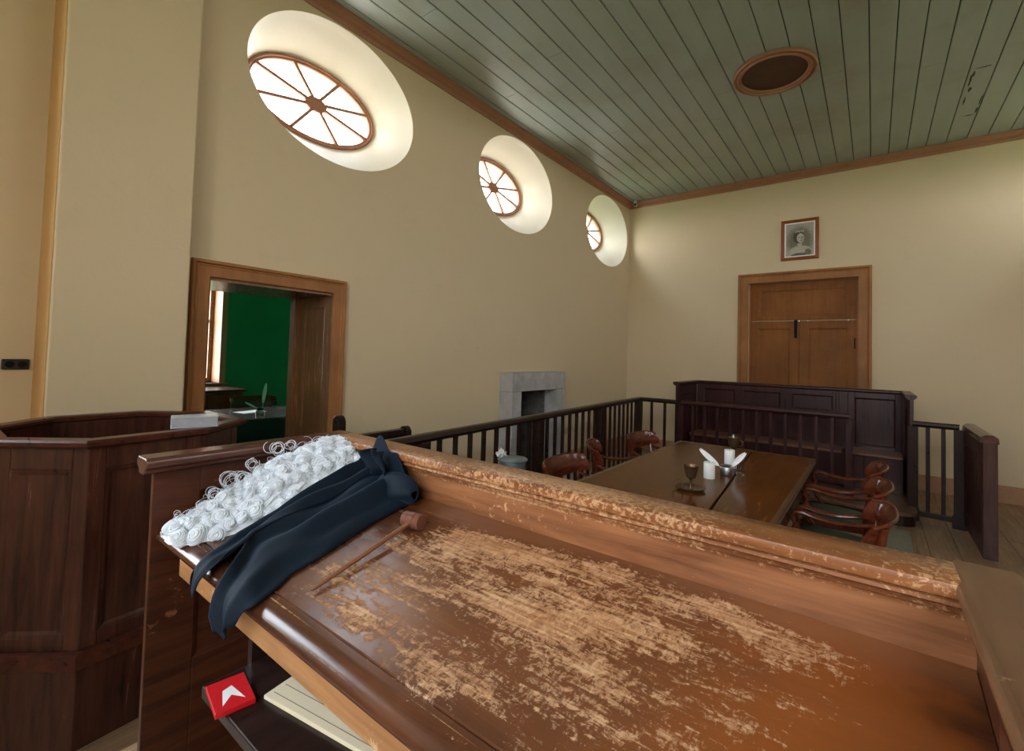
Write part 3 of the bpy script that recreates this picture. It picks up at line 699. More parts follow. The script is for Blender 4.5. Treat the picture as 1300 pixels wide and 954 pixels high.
# papers and red booklet on the shelf
pa = MB(); pa.box(-.2, .2, -.14, .14, 0, .006)
for i in range(9): pa.box(-.185, .18, -.12 + i * .027, -.1185 + i * .027, .006, .0064)
o = MB().box(-.15, .15, -.11, .11, 0, .008).build('notepad', 'paper', bevel=.001); tag(o, 'cream ruled paper sheets lying on the shelf under the desktop', 'paper'); o.location = (-.845, .60, .79); o.rotation_euler = (0, 0, R(10))
ln_ = MB()
for i in range(8): ln_.box(-.14, .14, -.095 + i * .026, -.0935 + i * .026, .0081, .0084)
ln_.build('ruled_lines', plain('grey_rule', (.25, .2, .15), .8), o)
rb = thing('red_booklet', 'bright red and white leaflet lying beside the cream papers under the desktop', 'booklet', (-1.03, .425, .79), R(80))
MB().box(-.035, .035, -.05, .05, 0, .010).build('cover', 'red', rb, bevel=.001)
MB().add([(-.02, -.035, .0104), (.0, -.01, .0104), (.02, -.035, .0104), (.006, .02, .0104), (-.012, .012, .0104)], [(0, 1, 4), (1, 2, 3), (1, 3, 4)]).build('white_printing', 'white_paper', rb)

# ------------------------------------------------------------------ gavel
gv = thing('gavel', 'small wooden gavel with long tapered handle lying on the worn desktop', 'gavel', (-.862, .745, zt(.745) + .002), 0)
hz = .0185
H = Vector((0, 0, hz)); E_ = Vector((-.822 + .862, .472 - .745, zt(.472) - zt(.745) + .006))
dr = (E_ - H).normalized(); ax = dr.cross(Vector((0, 0, 1))).normalized()
ax = -ax if ax.x < 0 else ax
MB().lathe([(.003, -.026), (.0165, -.026), (.018, -.0245), (.0185, -.013), (.0185, -.0105), (.0175, -.010), (.0175, -.009), (.0188, -.0085), (.019, .0), (.0188, .0085), (.0175, .009), (.0175, .010), (.0185, .0105), (.018, .0245), (.0165, .026), (.003, .026)], H, 28, ax).build('head', wood('gavel_wood', (.12, .04, .025), (.25, .10, .06), .35, 'x'), gv)
MB().tube([H + (E_ - H) * t for t in (0, .1, .5, .9, .97, 1)], [.0048, .0052, .0058, .0042, .0034, .001], 10).build('handle', wood('gavel_handle_wood', (.16, .06, .03), (.32, .14, .07), .35, 'y'), gv)

# ------------------------------------------------------------------ wig
def interp(tb, x):
    if x <= tb[0][0]: return tb[0][1]
    for (a, b), (c_, d) in zip(tb, tb[1:]):
        if x <= c_: t = (x - a) / (c_ - a); return b + (d - b) * t
    return tb[-1][1]
HM = [(.385, .0), (.40, .022), (.45, .034), (.5, .048), (.55, .066), (.6, .092), (.65, .112), (.72, .124), (.78, .132), (.83, .132), (.865, .095), (.885, .02)]
XRt = [(.385, -1.30), (.40, -1.262), (.44, -1.235), (.5, -1.215), (.555, -1.205), (.63, -1.2), (.74, -1.19), (.85, -1.2), (.885, -1.25)]
XLt = [(.385, -1.33), (.41, -1.37), (.45, -1.385), (.6, -1.405), (.8, -1.415), (.885, -1.41)]
def wig_h(y, v):
    s = math.sin(PI * min(1, max(0, v)) ** .8) ** .55 if 0 < v < 1 else 0
    return interp(HM, y) * s
def wig_p(u, v):
    y = .385 + .5 * u; x0, x1 = interp(XLt, y), interp(XRt, y); x = x0 + (x1 - x0) * v
    h = wig_h(y, v)
    h += (.006 * math.sin(y * 95 + x * 60) + .005 * math.sin(x * 140 - y * 30)) * min(1, h / .03) * .7
    return Vector((x, y, zt(y) + .001 + max(h, 0)))
wg = thing('judges_wig', 'long white curled judge wig lying on the left end of the desktop', 'wig', (-1.3, .65, zt(.65)))
def WG(mb, name, mat='hair', **kw):
    o = mb.build(name, mat, wg, **kw); o.matrix_parent_inverse = Matrix.Translation(wg.location).inverted(); return o
wb_ = MB().grid(lambda u, v: wig_p(u, v), 60, 34)
WG(wb_, 'hair_body')
random.seed(11)
def curl(mb, c_, axis, r):
    # a ringlet: a soft roll of hair wrapped by spiralling strands
    axis = axis.normalized(); u = axis.orthogonal().normalized(); w = axis.cross(u); n1 = 12; n2 = 7; el = random.uniform(.62, .85)
    mb.lathe([(r * .86 * math.sin(PI * j / n2), -r * .86 * el * math.cos(PI * j / n2)) for j in range(n2 + 1)], c_, n1, axis)
    for k in range(11):
        th = .35 + 2.4 * k / 10 + random.uniform(-.1, .1); ph = random.uniform(0, 6.28); turns = random.uniform(.7, 1.2); n = 15
        pts = []
        for i in range(n):
            a = ph + 2 * PI * turns * i / (n - 1); t2 = th + .35 * (i / n - .5); q = r * (.93 + .05 * math.sin(a * 2 + k))
            pts.append(c_ + (u * math.cos(a) + w * math.sin(a)) * q * math.sin(t2) + axis * q * el * math.cos(t2))
        mb.tube(pts, [random.uniform(.0009, .0019)] * n, 5)
    for k in range(2):
        ph = random.uniform(0, 6.28); q = r * random.uniform(1.0, 1.25); ti = random.uniform(-.5, .5)
        mb.tube([c_ + (u * math.cos(ph + 4.6 * i / 11) + w * math.sin(ph + 4.6 * i / 11)) * q + axis * q * ti * math.cos(4.6 * i / 11) for i in range(12)], .0006, 4)
cu = MB()
rows = 6
for ri in range(rows):
    v = .10 + .84 * ri / (rows - 1)
    y = .402
    while y < .855:
        u_ = (y - .385) / .5
        r = random.uniform(.014, .0215) * (1.15 if y > .62 else 1)
        if True:
            vv = v + random.uniform(-.04, .04)
            P = wig_p(u_, vv); Pe = wig_p(u_ + .01, vv); Pv = wig_p(u_, min(1, vv + .02))
            nrm = (Pe - P).cross(Pv - P).normalized(); nrm = nrm if nrm.z > 0 else -nrm
            P.z = max(P.z, zt(P.y) + .009)
            axd = (nrm * 1.2 + Vector((random.uniform(-.4, 1.0), random.uniform(-1.1, .0), random.uniform(-.1, .5)))).normalized()
            curl(cu, P + nrm * r * (.15 if y < .64 else -.25), axd, r)
        y += r * random.uniform(1.3, 1.75)
WG(cu, 'curls')
# wavy crown locks
lk = MB()
for k in range(260):
    u0 = random.uniform(.42, .93); v0 = random.uniform(.12, .92); ln = random.uniform(.05, .13); amp = random.uniform(.004, .010); ph = random.uniform(0, 6)
    dv = random.uniform(-.35, .2)
    pts = []
    for i in range(11):
        t = i / 10; u_ = u0 - ln * 1.4 * t; v = v0 + dv * t + amp * 3 * math.sin(ph + t * 9)
        if u_ > .96 or not .03 < v < .97: continue
        p_ = wig_p(u_, v); p_.z += .003 + .004 * math.sin(ph + t * 7); pts.append(p_)
    if len(pts) > 3: lk.tube(pts, [.0008 + .0018 * math.sin(PI * i / (len(pts) - 1)) for i in range(len(pts))], 5, .7)
WG(lk, 'crown_locks')
# stray rings of hair standing off the back edge
sh = MB()
for (y, h, r, n) in ((.545, .085, .02, 9), (.57, .085, .018, 8), (.51, .06, .014, 7), (.60, .11, .014, 5), (.655, .14, .016, 6), (.48, .045, .010, 4), (.43, .035, .007, 4), (.70, .14, .012, 4)):
    for k in range(n):
        cpt = Vector((-1.37 + random.uniform(-.02, .02), y + random.uniform(-.008, .008), zt(y) + h + random.uniform(-.006, .006)))
        axd = Vector((.9, -.5, random.uniform(-.3, .3))).normalized(); uu = axd.orthogonal().normalized(); ww = axd.cross(uu); rr = r * random.uniform(.8, 1.1); ph = random.uniform(0, 6)
        sh.tube([cpt + uu * math.cos(ph + 5.2 * i / 14) * rr + ww * math.sin(ph + 5.2 * i / 14) * rr for i in range(15)], .0007, 4)
for k in range(160):
    u0 = random.uniform(.02, .85); v0 = random.uniform(.05, .7); p_ = wig_p(u0, v0); r = random.uniform(.008, .02)
    dd = Vector((random.uniform(-1, 1), random.uniform(-1, 1), random.uniform(.2, 1))).normalized(); e = dd.orthogonal().normalized(); ph = random.uniform(0, 6)
    p_ += Vector((0, 0, r * .7))
    w2 = dd.cross(e)
    sh.tube([p_ + e * math.cos(ph + 3.6 * i / 10) * r + w2 * math.sin(ph + 3.6 * i / 10) * r for i in range(11)], .0005, 3)
WG(sh, 'stray_hair')

# ------------------------------------------------------------------ gown
# edge tables against s (distance along the desk slope measured as y; below .40 it hangs over the nosing)
GL = [(.30, -1.105), (.36, -1.12), (.40, -1.135), (.44, -1.15), (.48, -1.175), (.55, -1.205), (.62, -1.215), (.70, -1.225), (.80, -1.23), (.88, -1.225)]
GS = [(.30, -1.01), (.36, -1.02), (.40, -1.03), (.44, -1.05), (.48, -1.085), (.55, -1.10), (.62, -1.11), (.70, -1.12), (.80, -1.14), (.88, -1.14)]
GR = [(.30, -.93), (.36, -.885), (.40, -.875), (.44, -.89), (.48, -.915), (.55, -.925), (.62, -.945), (.70, -.965), (.80, -.975), (.88, -.985)]
def gown_pt(s, xl, xr, v, v0, v1):
    x = xl + (xr - xl) * v; V = v0 + (v1 - v0) * v        # V: across the whole gown 0..1
    env = max(0, math.sin(PI * V)) ** .5
    t = (s - .36) / .52
    base = (.014 + .05 * max(0, min(1, t)) ** .8) * env
    fold = (.5 + .5 * math.sin(V * 17 + 2.2 * t + .6 * math.sin(t * 5))) ** 1.3 * .026 + (.5 + .5 * math.sin(V * 31 - 4 * t + math.sin(t * 8))) * .010
    fold += .004 * math.sin(V * 9 + t * 11) + .0025 * math.sin(V * 23 + t * 17 + 2)
    fold *= .45 + .55 * max(0, min(1, t * 1.5 + .3))
    h = .0035 + base * (.6) + fold * env
    if V < .25: h += .05 * max(0, min(1, (t - .3) * 2)) * (1 - abs(V - .12) / .13 if V < .25 else 0)
    # left edge rides up on the wig near the top
    if s >= .405: y = s; z = zt(y) + h; return Vector((x, y, z))
    # over the nosing and down
    over = .405 - s; a = min(1, over / .04)
    y = .405 - .024 * math.sin(a * PI / 2) - h * .8 * a; z = zt(.405) + h * (1 - a) - .022 * (1 - math.cos(a * PI / 2)) - max(0, over - .03)
    return Vector((x, y, z))
gw = thing('judges_gown', 'black robe folded lengthwise, hanging over the desktop edge beside the wig', 'gown', (-1.07, .62, zt(.62)))
def GW(mb, name, **kw):
    o = mb.build(name, 'cloth', gw, **kw); o.matrix_parent_inverse = Matrix.Translation(gw.location).inverted()
    s_ = o.modifiers.new('sol', 'SOLIDIFY'); s_.thickness = .0022; s_.offset = 1
    return o
def gwA(u, v):
    # left part: s from the tip up
    tip = .352 + .05 * v + .02 * math.sin(v * 9)                      # slanting hem
    s = tip + (.875 - tip) * u
    xl, xr = interp(GL, s), interp(GS, s)
    if s < .46: k = (.46 - s) / .13; xr -= .035 * k; xl += .01 * k
    return gown_pt(s, xl, xr + .004, v, 0, .46)
def gwB(u, v):
    tip = .330 + .005 * math.sin(v * 20) + .09 * max(0, v - .35) ** 1.2 + .03 * max(0, .35 - v)
    s = tip + (.875 - tip) * u
    xl, xr = interp(GS, s), interp(GR, s)
    if s < .46: k = (.46 - s) / .13; xl += .085 * k
    return gown_pt(s, xl - .004, xr, v, .46, 1)
GW(MB().grid(gwA, 90, 40), 'left_fold'); GW(MB().grid(gwB, 90, 50), 'right_fold')
# bunched collar leaning on the rail
def collar(u, v):
    a = u * 1.0; x = -1.235 + .235 * a; z0 = zt(.86)
    prof = v
    y = .815 + .06 * math.sin(prof * PI * .55) - .035 * (1 - prof) * math.cos(a * 6)
    y += .012 * math.sin(a * 19 + prof * 4) * (1 - prof * .5)
    top_ = .145 * (.62 + .38 * math.sin(a * PI * 1.1 + .1)) * (1.0 if a > .35 else .62 + .38 * (a / .35))
    z = z0 + .005 + top_ * prof + .012 * math.sin(a * 16 + 1) * prof
    return Vector((x + .012 * math.sin(prof * 7 + a * 3), min(y, .838), z))
GW(MB().grid(collar, 60, 26), 'collar')
def roll(u, v):    # rolled sleeve end at the right of the collar
    a = v * 2 * PI; r = (.036 + .006 * math.sin(a * 3 + u * 6)) * (math.sin(PI * min(1, .12 + .86 * u)) ** .45)
    cpt = Vector((-1.09 + .15 * u, .835 - .02 * u, zt(.83) + .038))
    return cpt + Vector((.25 * math.cos(a) * r * .3, math.cos(a) * r * .9, math.sin(a) * r))
GW(MB().grid(roll, 26, 30), 'sleeve')
def flap(u, v):
    x = -1.135 + .075 * v + .01 * math.sin(u * 6); z = zt(.85) + .06 + .078 * u * (1 - .25 * abs(v - .6)); y = .835 - .028 * u - .018 * math.sin(v * 8 + u * 2)
    return Vector((x, y - .01, z))
GW(MB().grid(flap, 22, 22), 'collar_flap')

# ------------------------------------------------------------------ witness box
bxp = [(-2.32, .42), (-2.36, .80), (-2.56, 1.03), (-2.93, 1.01), (-3.15, .77), (-3.15, .42), (-2.93, .2), (-2.56, .2)]
wx = thing('witness_box', 'octagonal panelled dark wooden witness box by the left doorway', 'witness box', (-2.74, .6, 0))
def WX(mb, name, mat='maho', bev=.003):
    o = mb.build(name, mat, wx, bevel=bev); o.matrix_parent_inverse = Matrix.Translation(wx.location).inverted(); return o
for i in range(8):
    A, B = Vector((*bxp[i], 0)), Vector((*bxp[(i + 1) % 8], 0)); u = (B - A); W = u.length; u.normalize(); n = Vector((u.y, -u.x, 0))
    cen = Vector((-2.74, .6, 0)); n = n if n.dot((A + B) / 2 - cen) > 0 else -n
    m = MB(); m.panelled(A + Vector((0, 0, .36)), u, n, W, .76, .022, [(.055, W - .055, .05, .665)], rec=.009, mould=.022)
    WX(m, 'side_panel')
prf = [(-.035, 1.118), (-.036, 1.132), (-.028, 1.14), (.028, 1.14), (.036, 1.132), (.035, 1.118), (.02, 1.108), (-.02, 1.108)]
WX(MB().sweep([(x, y, 0) for x, y in bxp], prf, closed=True), 'cap_rail', 'mahox', 0)
plp = [(-.0, .30), (-.03, .30), (-.045, .345), (-.02, .36), (.02, .36), (.02, .30)]
WX(MB().sweep([(x, y, 0) for x, y in bxp], [(-a, b) for a, b in plp], closed=True), 'ledge', 'mahox', 0)
WX(MB().sweep([(x, y, 0) for x, y in bxp], [(.03, 0), (.03, .31), (-.01, .31), (-.01, 0)], closed=True), 'plinth', 'maho', .003)
WX(MB().prism(bxp, 'z', .25, .28), 'box_floor', 'floor', 0)
bk = thing('bible', 'thick grey edged book lying on the rim of the witness box', 'book', (-2.425, .795, 1.1405), R(74))
MB().box(-.085, .085, -.05, .05, .003, .043).build('pages', 'greybook', bk, bevel=.002)
MB().box(-.088, .088, -.053, .053, 0, .003).box(-.088, .088, -.053, .053, .043, .047).box(-.088, .088, .05, .054, 0, .047).build('cover', plain('silver_grey_cover', (.5, .5, .5), .35, var=.1), bk, bevel=.001)

# ------------------------------------------------------------------ pew beside the doorway
pw = thing('bench_seat', 'small dark wooden settle with rounded end post beside the left doorway', 'settle', (-3.0, 2.15, 0))
def endb(y, zt_, w_=.05):
    n = 10; pts = [(-.21, 0), (.19, 0), (.19, .45), (.14, .6), (.05, .62)]
    return MB().prism([(-.06, 0), (.24, 0), (.24, .55), (.06, .62), (.045, zt_ - .04)] + [(.0 + .045 * math.cos(PI * i / n), zt_ - .04 + .04 * math.sin(PI * i / n)) for i in range(n + 1)] + [(-.06, .6)], 'y', y - w_ / 2, y + w_ / 2)
endb(-.27, 1.04).build('end_board', 'black_wood', pw, bevel=.006)
endb(.33, .905).build('end_board', 'black_wood', pw, bevel=.006)
MB().box(-.03, .03, -.26, .30, .84, .885).box(-.012, .012, -.25, .30, .5, .84).build('backrest', 'black_wood', pw, bevel=.004)
MB().box(-.03, .30, -.245, .305, .42, .45).build('seat', 'black_wood', pw, bevel=.004)

# ------------------------------------------------------------------ tables
def leg_turned(h, r=.04):
    return [(r * .6, 0), (r * .75, .01), (r * .7, .05), (r * .55, .07), (r * .95, .11), (r * .6, .14), (r * .75, h * .3), (r * 1.05, h * .55), (r * .9, h * .68), (r * .6, h * .72), (r * 1.15, h * .75), (r * 1.15, h * .78), (r * .65, h * .81), (r, h * .83), (r, h)]
def table(name, label, poly, mat, legs, edge, order):
    cx = sum(p[0] for p in poly) / 4; cy = sum(p[1] for p in poly) / 4
    t = thing(name, label, 'table', (cx, cy, 0)); q = [(x - cx, y - cy) for x, y in poly]
    MB().prism([(x * .995, y) for x, y in q], 'z', .735, .76).build('table_top', mat, t, bevel=.004)
    MB().sweep([(*q[i], 0) for i in order], [(.012, .722), (-.004, .722), (-.006, .735), (.0, .738), (.0, .745), (-.008, .749), (-.006, .759), (.004, .7605), (.02, .7602), (.02, .722)]).build('edge_moulding', edge, t)
    MB().sweep([(x * .86, y * .95, 0) for x, y in q], [(-.012, .62), (.012, .62), (.012, .734), (-.012, .734)], closed=True).build('apron', 'maho', t)
    for x, y in legs:
        m = MB().lathe(leg_turned(.62, .045), (x - cx, y - cy, 0), 20); m.box(x - cx - .04, x - cx + .04, y - cy - .04, y - cy + .04, .60, .734); m.build('leg', 'maho', t)
    return t
y0t, y1t = 1.75, 4.36
def seam(y): return -.64 + (y - 2.488) * (-.167 / 1.965)
table('court_table', 'long brown table section under the candles, left half of the pair', [(-1.385, y0t), (seam(y0t) - .006, y0t), (seam(y1t) - .003, y1t + .0), (-1.385, y1t)], 'tablew', [(-1.28, 1.9), (-.75, 1.9), (-1.28, 4.22), (-.93, 4.22)], 'tableedge', (2, 3, 0, 1)[::-1])
table('court_table', 'long brown table section nearest the green seated armchairs, right half of the pair', [(seam(y0t) + .006, y0t), (-.357, y0t), (-.357, y1t), (seam(y1t) + .003, y1t)], 'tablew', [(-.43, 1.9), (-.52, 1.9), (-.42, 4.16), (-.70, 4.22)], 'tableedge', (0, 1, 2, 3))
# rug
rg = MB().box(-2.05, .265, 1.05, 5.6, 0, .008).build('rug', 'rug', bevel=.003); tag(rg, 'flat olive grey floor mat under the court table and armchairs', 'rug')

# ------------------------------------------------------------------ armchairs
def make_chair(label):
    t = thing('armchair', label, 'chair', (0, 0, 0), 0, None)
    # local: faces +y, seat centre at origin
    MB().prism([(-.25, .22), (.25, .22), (.215, -.2), (-.215, -.2)], 'z', .40, .445).build('seat_frame', 'chairw', t, bevel=.006)
    m = MB().grid(lambda u, v: Vector(((-.5 + v) * (.41 + .07 * u), -.17 + .36 * u, .446 + .028 * (math.sin(PI * u) * math.sin(PI * v)) ** .4)), 16, 16); m.build('seat', 'leather', t)
    for s in (-1, 1):
        MB().lathe([(.012, 0), (.017, .03), (.013, .05), (.02, .2), (.024, .32), (.017, .345), (.025, .36), (.025, .41)], (s * .225, .19, 0), 14).build('leg', 'chairw', t)
        MB().tube([(s * .21, -.29, 0), (s * .2, -.245, .2), (s * .2, -.2, .42)], [.016, .019, .022], 8).build('leg', 'chairw', t)
        MB().tube([(s * .2, -.2, .42), (s * .205, -.215, .55), (s * .22, -.25, .68), (s * .235, -.275, .80)], [.022, .02, .019, .017], 8).build('back_post', 'chairw', t)
        # scrolled arm
        pts = [(s * .222, -.25, .69), (s * .235, -.16, .668), (s * .25, -.05, .655), (s * .262, .05, .662), (s * .268, .12, .675), (s * .266, .165, .668), (s * .262, .178, .64), (s * .258, .165, .615), (s * .255, .145, .61)]
        MB().tube(pts, [.015, .015, .016, .018, .020, .020, .018, .015, .011], 10, .75).build('arm', 'chairw', t)
        MB().tube([(s * .256, .15, .62), (s * .25, .175, .57), (s * .245, .15, .50), (s * .243, .10, .44), (s * .24, .09, .41)], [.014, .02, .021, .017, .016], 8, .8).build('arm_support', 'chairw', t)
    # curved crest board, rolled back at the top, wrapping round towards the arms
    def cr(u, v, off=0):
        a = (u - .5) * 2; x = .285 * math.sin(a * 1.15) / math.sin(1.15); yb = -.285 + .10 * abs(a) ** 2.4
        hgt = .128 * (1 - .30 * abs(a) ** 3); z = .688 + .02 * abs(a) ** 2 + hgt * v
        return Vector((x, yb - .045 * v ** 2 + off, z))
    m = MB(); n1, n2 = 26, 7
    m.grid(lambda u, v: cr(u, v, .007), n1, n2); m.grid(lambda u, v: cr(u, v, -.007), n1, n2)
    for side in (0, 1):
        m.add([cr(i / (n1 - 1), side, .007) for i in range(n1)] + [cr(i / (n1 - 1), side, -.007) for i in range(n1)], [(i, i + 1, n1 + i + 1, n1 + i) for i in range(n1 - 1)])
        m.add([cr(side, j / (n2 - 1), .007) for j in range(n2)] + [cr(side, j / (n2 - 1), -.007) for j in range(n2)], [(j, j + 1, n2 + j + 1, n2 + j) for j in range(n2 - 1)])
    m.tube([cr(i / 24, 1.0, 0) for i in range(25)], .0085, 8)
    m.build('crest_rail', 'chairw', t)
    MB().tube([(-.205, -.222, .56), (-.12, -.245, .575), (-.05, -.255, .555), (0, -.258, .58), (.05, -.255, .555), (.12, -.245, .575), (.205, -.222, .56)], [.014, .017, .02, .026, .02, .017, .014], 8, .6).build('mid_rail', 'chairw', t)
    return t
ch = make_chair('armchair with green leather seat on the right of the table, nearest the judge bench')
ch.location = (-.20, 2.79, .008); ch.rotation_euler = (0, 0, R(90)); ch.scale = (.92, .87, 1)
def place(x, y, rz, label):
    c_ = copy_tree(ch); c_.location = (x, y, .008 if -2 < x < .2 else 0); c_.rotation_euler = (0, 0, R(rz)); c_['label'] = label; return c_
chairs = [ch, place(-.20, 3.40, 91, 'middle armchair of the three on the right of the table, green leather seat'),
          place(-.21, 4.00, 89, 'armchair on the right of the table, farthest from the judge bench'),
          place(-1.41, 2.70, -88, 'armchair on the left of the table, nearest the metal pot'),
          place(-1.54, 3.44, -62, 'middle armchair on the left of the table, turned slightly towards the dock'),
          place(-1.44, 4.06, -93, 'armchair on the left of the table, farthest from the judge bench')]
for c_ in chairs: c_['group'] = 'armchairs around the court table'

# ------------------------------------------------------------------ things on the table
TZ = .7605
def cup(name, label, x, y, rz=0):
    t = thing(name, label, 'candlestick', (x, y, TZ), rz)
    MB().lathe([(.02, .002), (.066, 0), (.078, .012), (.080, .016), (.074, .014), (.06, .006), (.02, .006), (.0, .007)], (0, 0, 0), 28).build('saucer', 'brass', t)
    MB().lathe([(.014, .006), (.009, .015), (.008, .055), (.012, .062), (.026, .07), (.034, .10), (.040, .133), (.043, .137), (.040, .137), (.030, .10), (.0, .085)], (0, 0, 0), 24).build('cup', 'brass', t)
    MB().tube([(-.058 + .028 * math.cos(a) , -.05 , .032 + .026 * math.sin(a)) for a in [2 * PI * i / 16 for i in range(16)]], .0035, 6, closed=True).build('ring_handle', 'brass', t)
    return t
cup('chamberstick', 'dark metal chamberstick with cone cup and saucer nearest the judge bench', -.826, 2.77)
c2 = thing('metal_cup', 'brownish metal goblet at the far end of the court table', 'goblet', (-.862, 3.96, TZ))
MB().lathe([(.03, 0), (.032, .004), (.012, .012), (.009, .05), (.02, .062), (.036, .10), (.044, .15), (.041, .15), (.03, .1), (.0, .075)], (0, 0, 0), 24).build('bowl', 'brass', c2)
MB().tube([(.04, 0, .13), (.065, 0, .125), (.07, 0, .10), (.05, 0, .085), (.032, 0, .09)], .004, 6).build('handle', 'brass', c2)
MB().lathe([(.006, .14), (.005, .165), (.0, .172)], (0, 0, 0), 8).build('candle_stub', 'wax', c2)
def candle(label, x, y, r, h):
    t = thing('pillar_candle', label, 'candle', (x, y, TZ))
    MB().lathe([(r * .97, 0), (r, .003), (r, h - .004), (r * .95, h), (r * .5, h - .003), (.0, h - .005)], (0, 0, 0), 28).build('wax_body', 'wax', t)
    MB().tube([(0, 0, h - .006), (.001, 0, h + .004), (.003, 0, h + .01)], .0012, 5).build('wick', 'ink', t)
candle('short white pillar candle standing left of the pewter inkwell', -.818, 3.12, .034, .10)
candle('white pillar candle standing behind the crossed quills', -.79, 3.52, .034, .125)
iw = thing('inkwell', 'round pewter inkwell holding the two white quills', 'inkwell', (-.755, 3.29, TZ))
MB().lathe([(.036, 0), (.038, .004), (.038, .05), (.034, .056), (.036, .062), (.030, .064), (.02, .058), (.0, .055)], (0, 0, 0), 26).build('pot', 'pewter', iw)
tb_ = thing('glass_tumbler', 'small clear glass standing right of the pewter inkwell', 'glass', (-.69, 3.37, TZ))
MB().lathe([(.028, 0), (.031, .003), (.034, .075), (.0315, .075), (.028, .008), (.0, .007)], (0, 0, 0), 24).build('vessel', 'tumbler', tb_)
def quill(label, base, tip, wdt=.02, parts=True, group=None):
    B, T = Vector(base), Vector(tip); d = T - B; ln = d.length; d.normalize(); side = d.cross(B - Vector((.3, 0, 1.2))).normalized(); nn = d.cross(side)
    t = thing('quill_pen', label, 'quill', base, 0, group)
    MB().tube([d * ln * k + nn * .012 * math.sin(k * 3) for k in (0, .25, .5, .75, 1)], [.0022, .0022, .0016, .001, .0005], 6).build('shaft', 'quill', t)
    m = MB()
    for s in (-1, 1):
        def fn(u, v, s=s):
            k = .28 + .72 * u; w_ = wdt * (math.sin(PI * min(1, .08 + .9 * u)) ** .5) * (1 if s > 0 else .7)
            return d * ln * k + nn * .012 * math.sin(k * 3) + side * s * w_ * v + d * .012 * v + nn * (.004 * v * v + .0012 * math.sin(u * 40) * v)
        m.grid(fn, 40, 5)
        m.grid(lambda u, v, s=s: fn(u, v) + nn * .001, 40, 5)
    m.build('barb', 'quill', t)
    return t
quill('white quill leaning left out of the pewter inkwell on the court table', (-.755, 3.28, TZ + .02), (-.90, 3.22, TZ + .155), .020)
quill('white quill leaning right out of the pewter inkwell on the court table', (-.75, 3.28, TZ + .03), (-.645, 3.28, TZ + .155), .020)

# lidded pot on a stool
PXY = (-2.08, 2.72)
so = thing('stool', 'small dark round stool under the grey metal pot beside the balustrade', 'stool', (*PXY, 0))
MB().lathe([(.0, .50), (.155, .50), (.165, .51), (.165, .525), (.155, .535), (.0, .536)], (0, 0, 0), 28).build('seat', 'black_wood', so)
for a in (.8, 2.9, 5.0): MB().tube([(.13 * math.cos(a), .13 * math.sin(a), 0), (.09 * math.cos(a), .09 * math.sin(a), .50)], [.014, .02], 10).build('leg', 'black_wood', so)
bu = thing('metal_pot', 'bluish grey metal pot with flat lid standing beside the left balustrade', 'pot', (*PXY, .537))
MB().lathe([(.0, 0), (.085, 0), (.092, .01), (.096, .185), (.102, .19), (.102, .198), (.09, .198), (.0, .19)], (0, 0, 0), 32).build('body', 'galv', bu)
MB().lathe([(.0, .2), (.106, .199), (.112, .205), (.106, .212), (.08, .219), (.03, .222), (.0, .223)], (0, 0, 0), 32).build('lid', 'galv', bu)
rg_ = MB(); random.seed(4)
for k in range(6):
    a = random.uniform(0, 6.28)
    rg_.grid(lambda u, v, a=a, k=k: Vector((-.065 + (u - .5) * .075 * math.cos(a) - (v - .5) * .03 * math.sin(a), -.055 + (u - .5) * .075 * math.sin(a) + (v - .5) * .03 * math.cos(a), .232 + .006 * k + .011 * math.sin(u * 9 + k) + .008 * math.cos(v * 7 + k))), 12, 8)
tag(rg_.build('rag', 'white_paper'), 'crumpled white rag lying on the lid of the metal pot', 'cloth').location = (*PXY, .537)

# ------------------------------------------------------------------ next room
NX0, NX1, NY0, NY1, NZ = -7.3, XL - WT, .3, 5.4, 3.1
NW = [(1.5, 2.66, 1.0, 2.75), (3.95, 5.0, 1.0, 2.75)]  # second window is out of sight, added to brighten the green room
w = MB()
holed(w, rect(NY0, NY1, 0, NZ), [rect(*q) for q in NW], lambda p: (NX0, p[0], p[1]))
struct(w.build('wall_outer', 'green_wall'))
w = MB()
holed(w, rect(NY0, NY1, 0, NZ), [rect(*q) for q in NW], lambda p: (NX0 - .42, p[0], p[1]))
struct(w.build('wall_street', 'street'))
struct(MB().box(NX0 - .42, NX1, NY1, NY1 + .1, 0, NZ).build('wall_far', 'green_wall'))
struct(MB().box(NX0 - .42, NX1, NY0 - .1, NY0, 0, NZ).build('wall_near', 'green_wall'))
struct(MB().box(NX1 - .012, NX1 - .002, NY0, DOOR[0], 0, NZ).box(NX1 - .012, NX1 - .002, DOOR[1], NY1, 0, NZ).box(NX1 - .012, NX1 - .002, DOOR[0], DOOR[1], DOOR[3], NZ).build('wall_inner', 'green_wall'))
struct(MB().box(NX0 - .42, NX1, NY0, NY1, NZ, NZ + .1).build('ceiling_annex', 'reveal'))
struct(MB().box(NX0 - .42, NX1, NY0, NY1, -.05, 0).build('floor_annex', 'floor'))
for k, q in enumerate(NW):
    root = sash('window_%d' % (9 + k), lambda a, d, z: (NX0 - d, a, z), q, 'oak', 2, 4)
    m = MB()
    a = [(NX0, y, z) for y, z in rect(*q)]; b = [(NX0 - .42, y, z) for y, z in rect(*q)]; loft(m, a, b, False); m.build('reveal', 'skirt', root)
    m = MB().sweep([(NX0, y, z) for y, z in rect(*q)], [(0, 0), (0, .02), (-.075, .02), (-.075, 0)], up=(1, 0, 0), closed=True); m.build('casing', 'skirt', root)
    MB().box(NX0 - .3, NX0 + .06, q[0] - .1, q[1] + .1, q[2] - .03, q[2]).build('sill', 'skirt', root)
nd = thing('writing_desk', 'dark topped writing desk in the green room through the doorway', 'desk', (-5.6, 2.55, 0), R(-8))
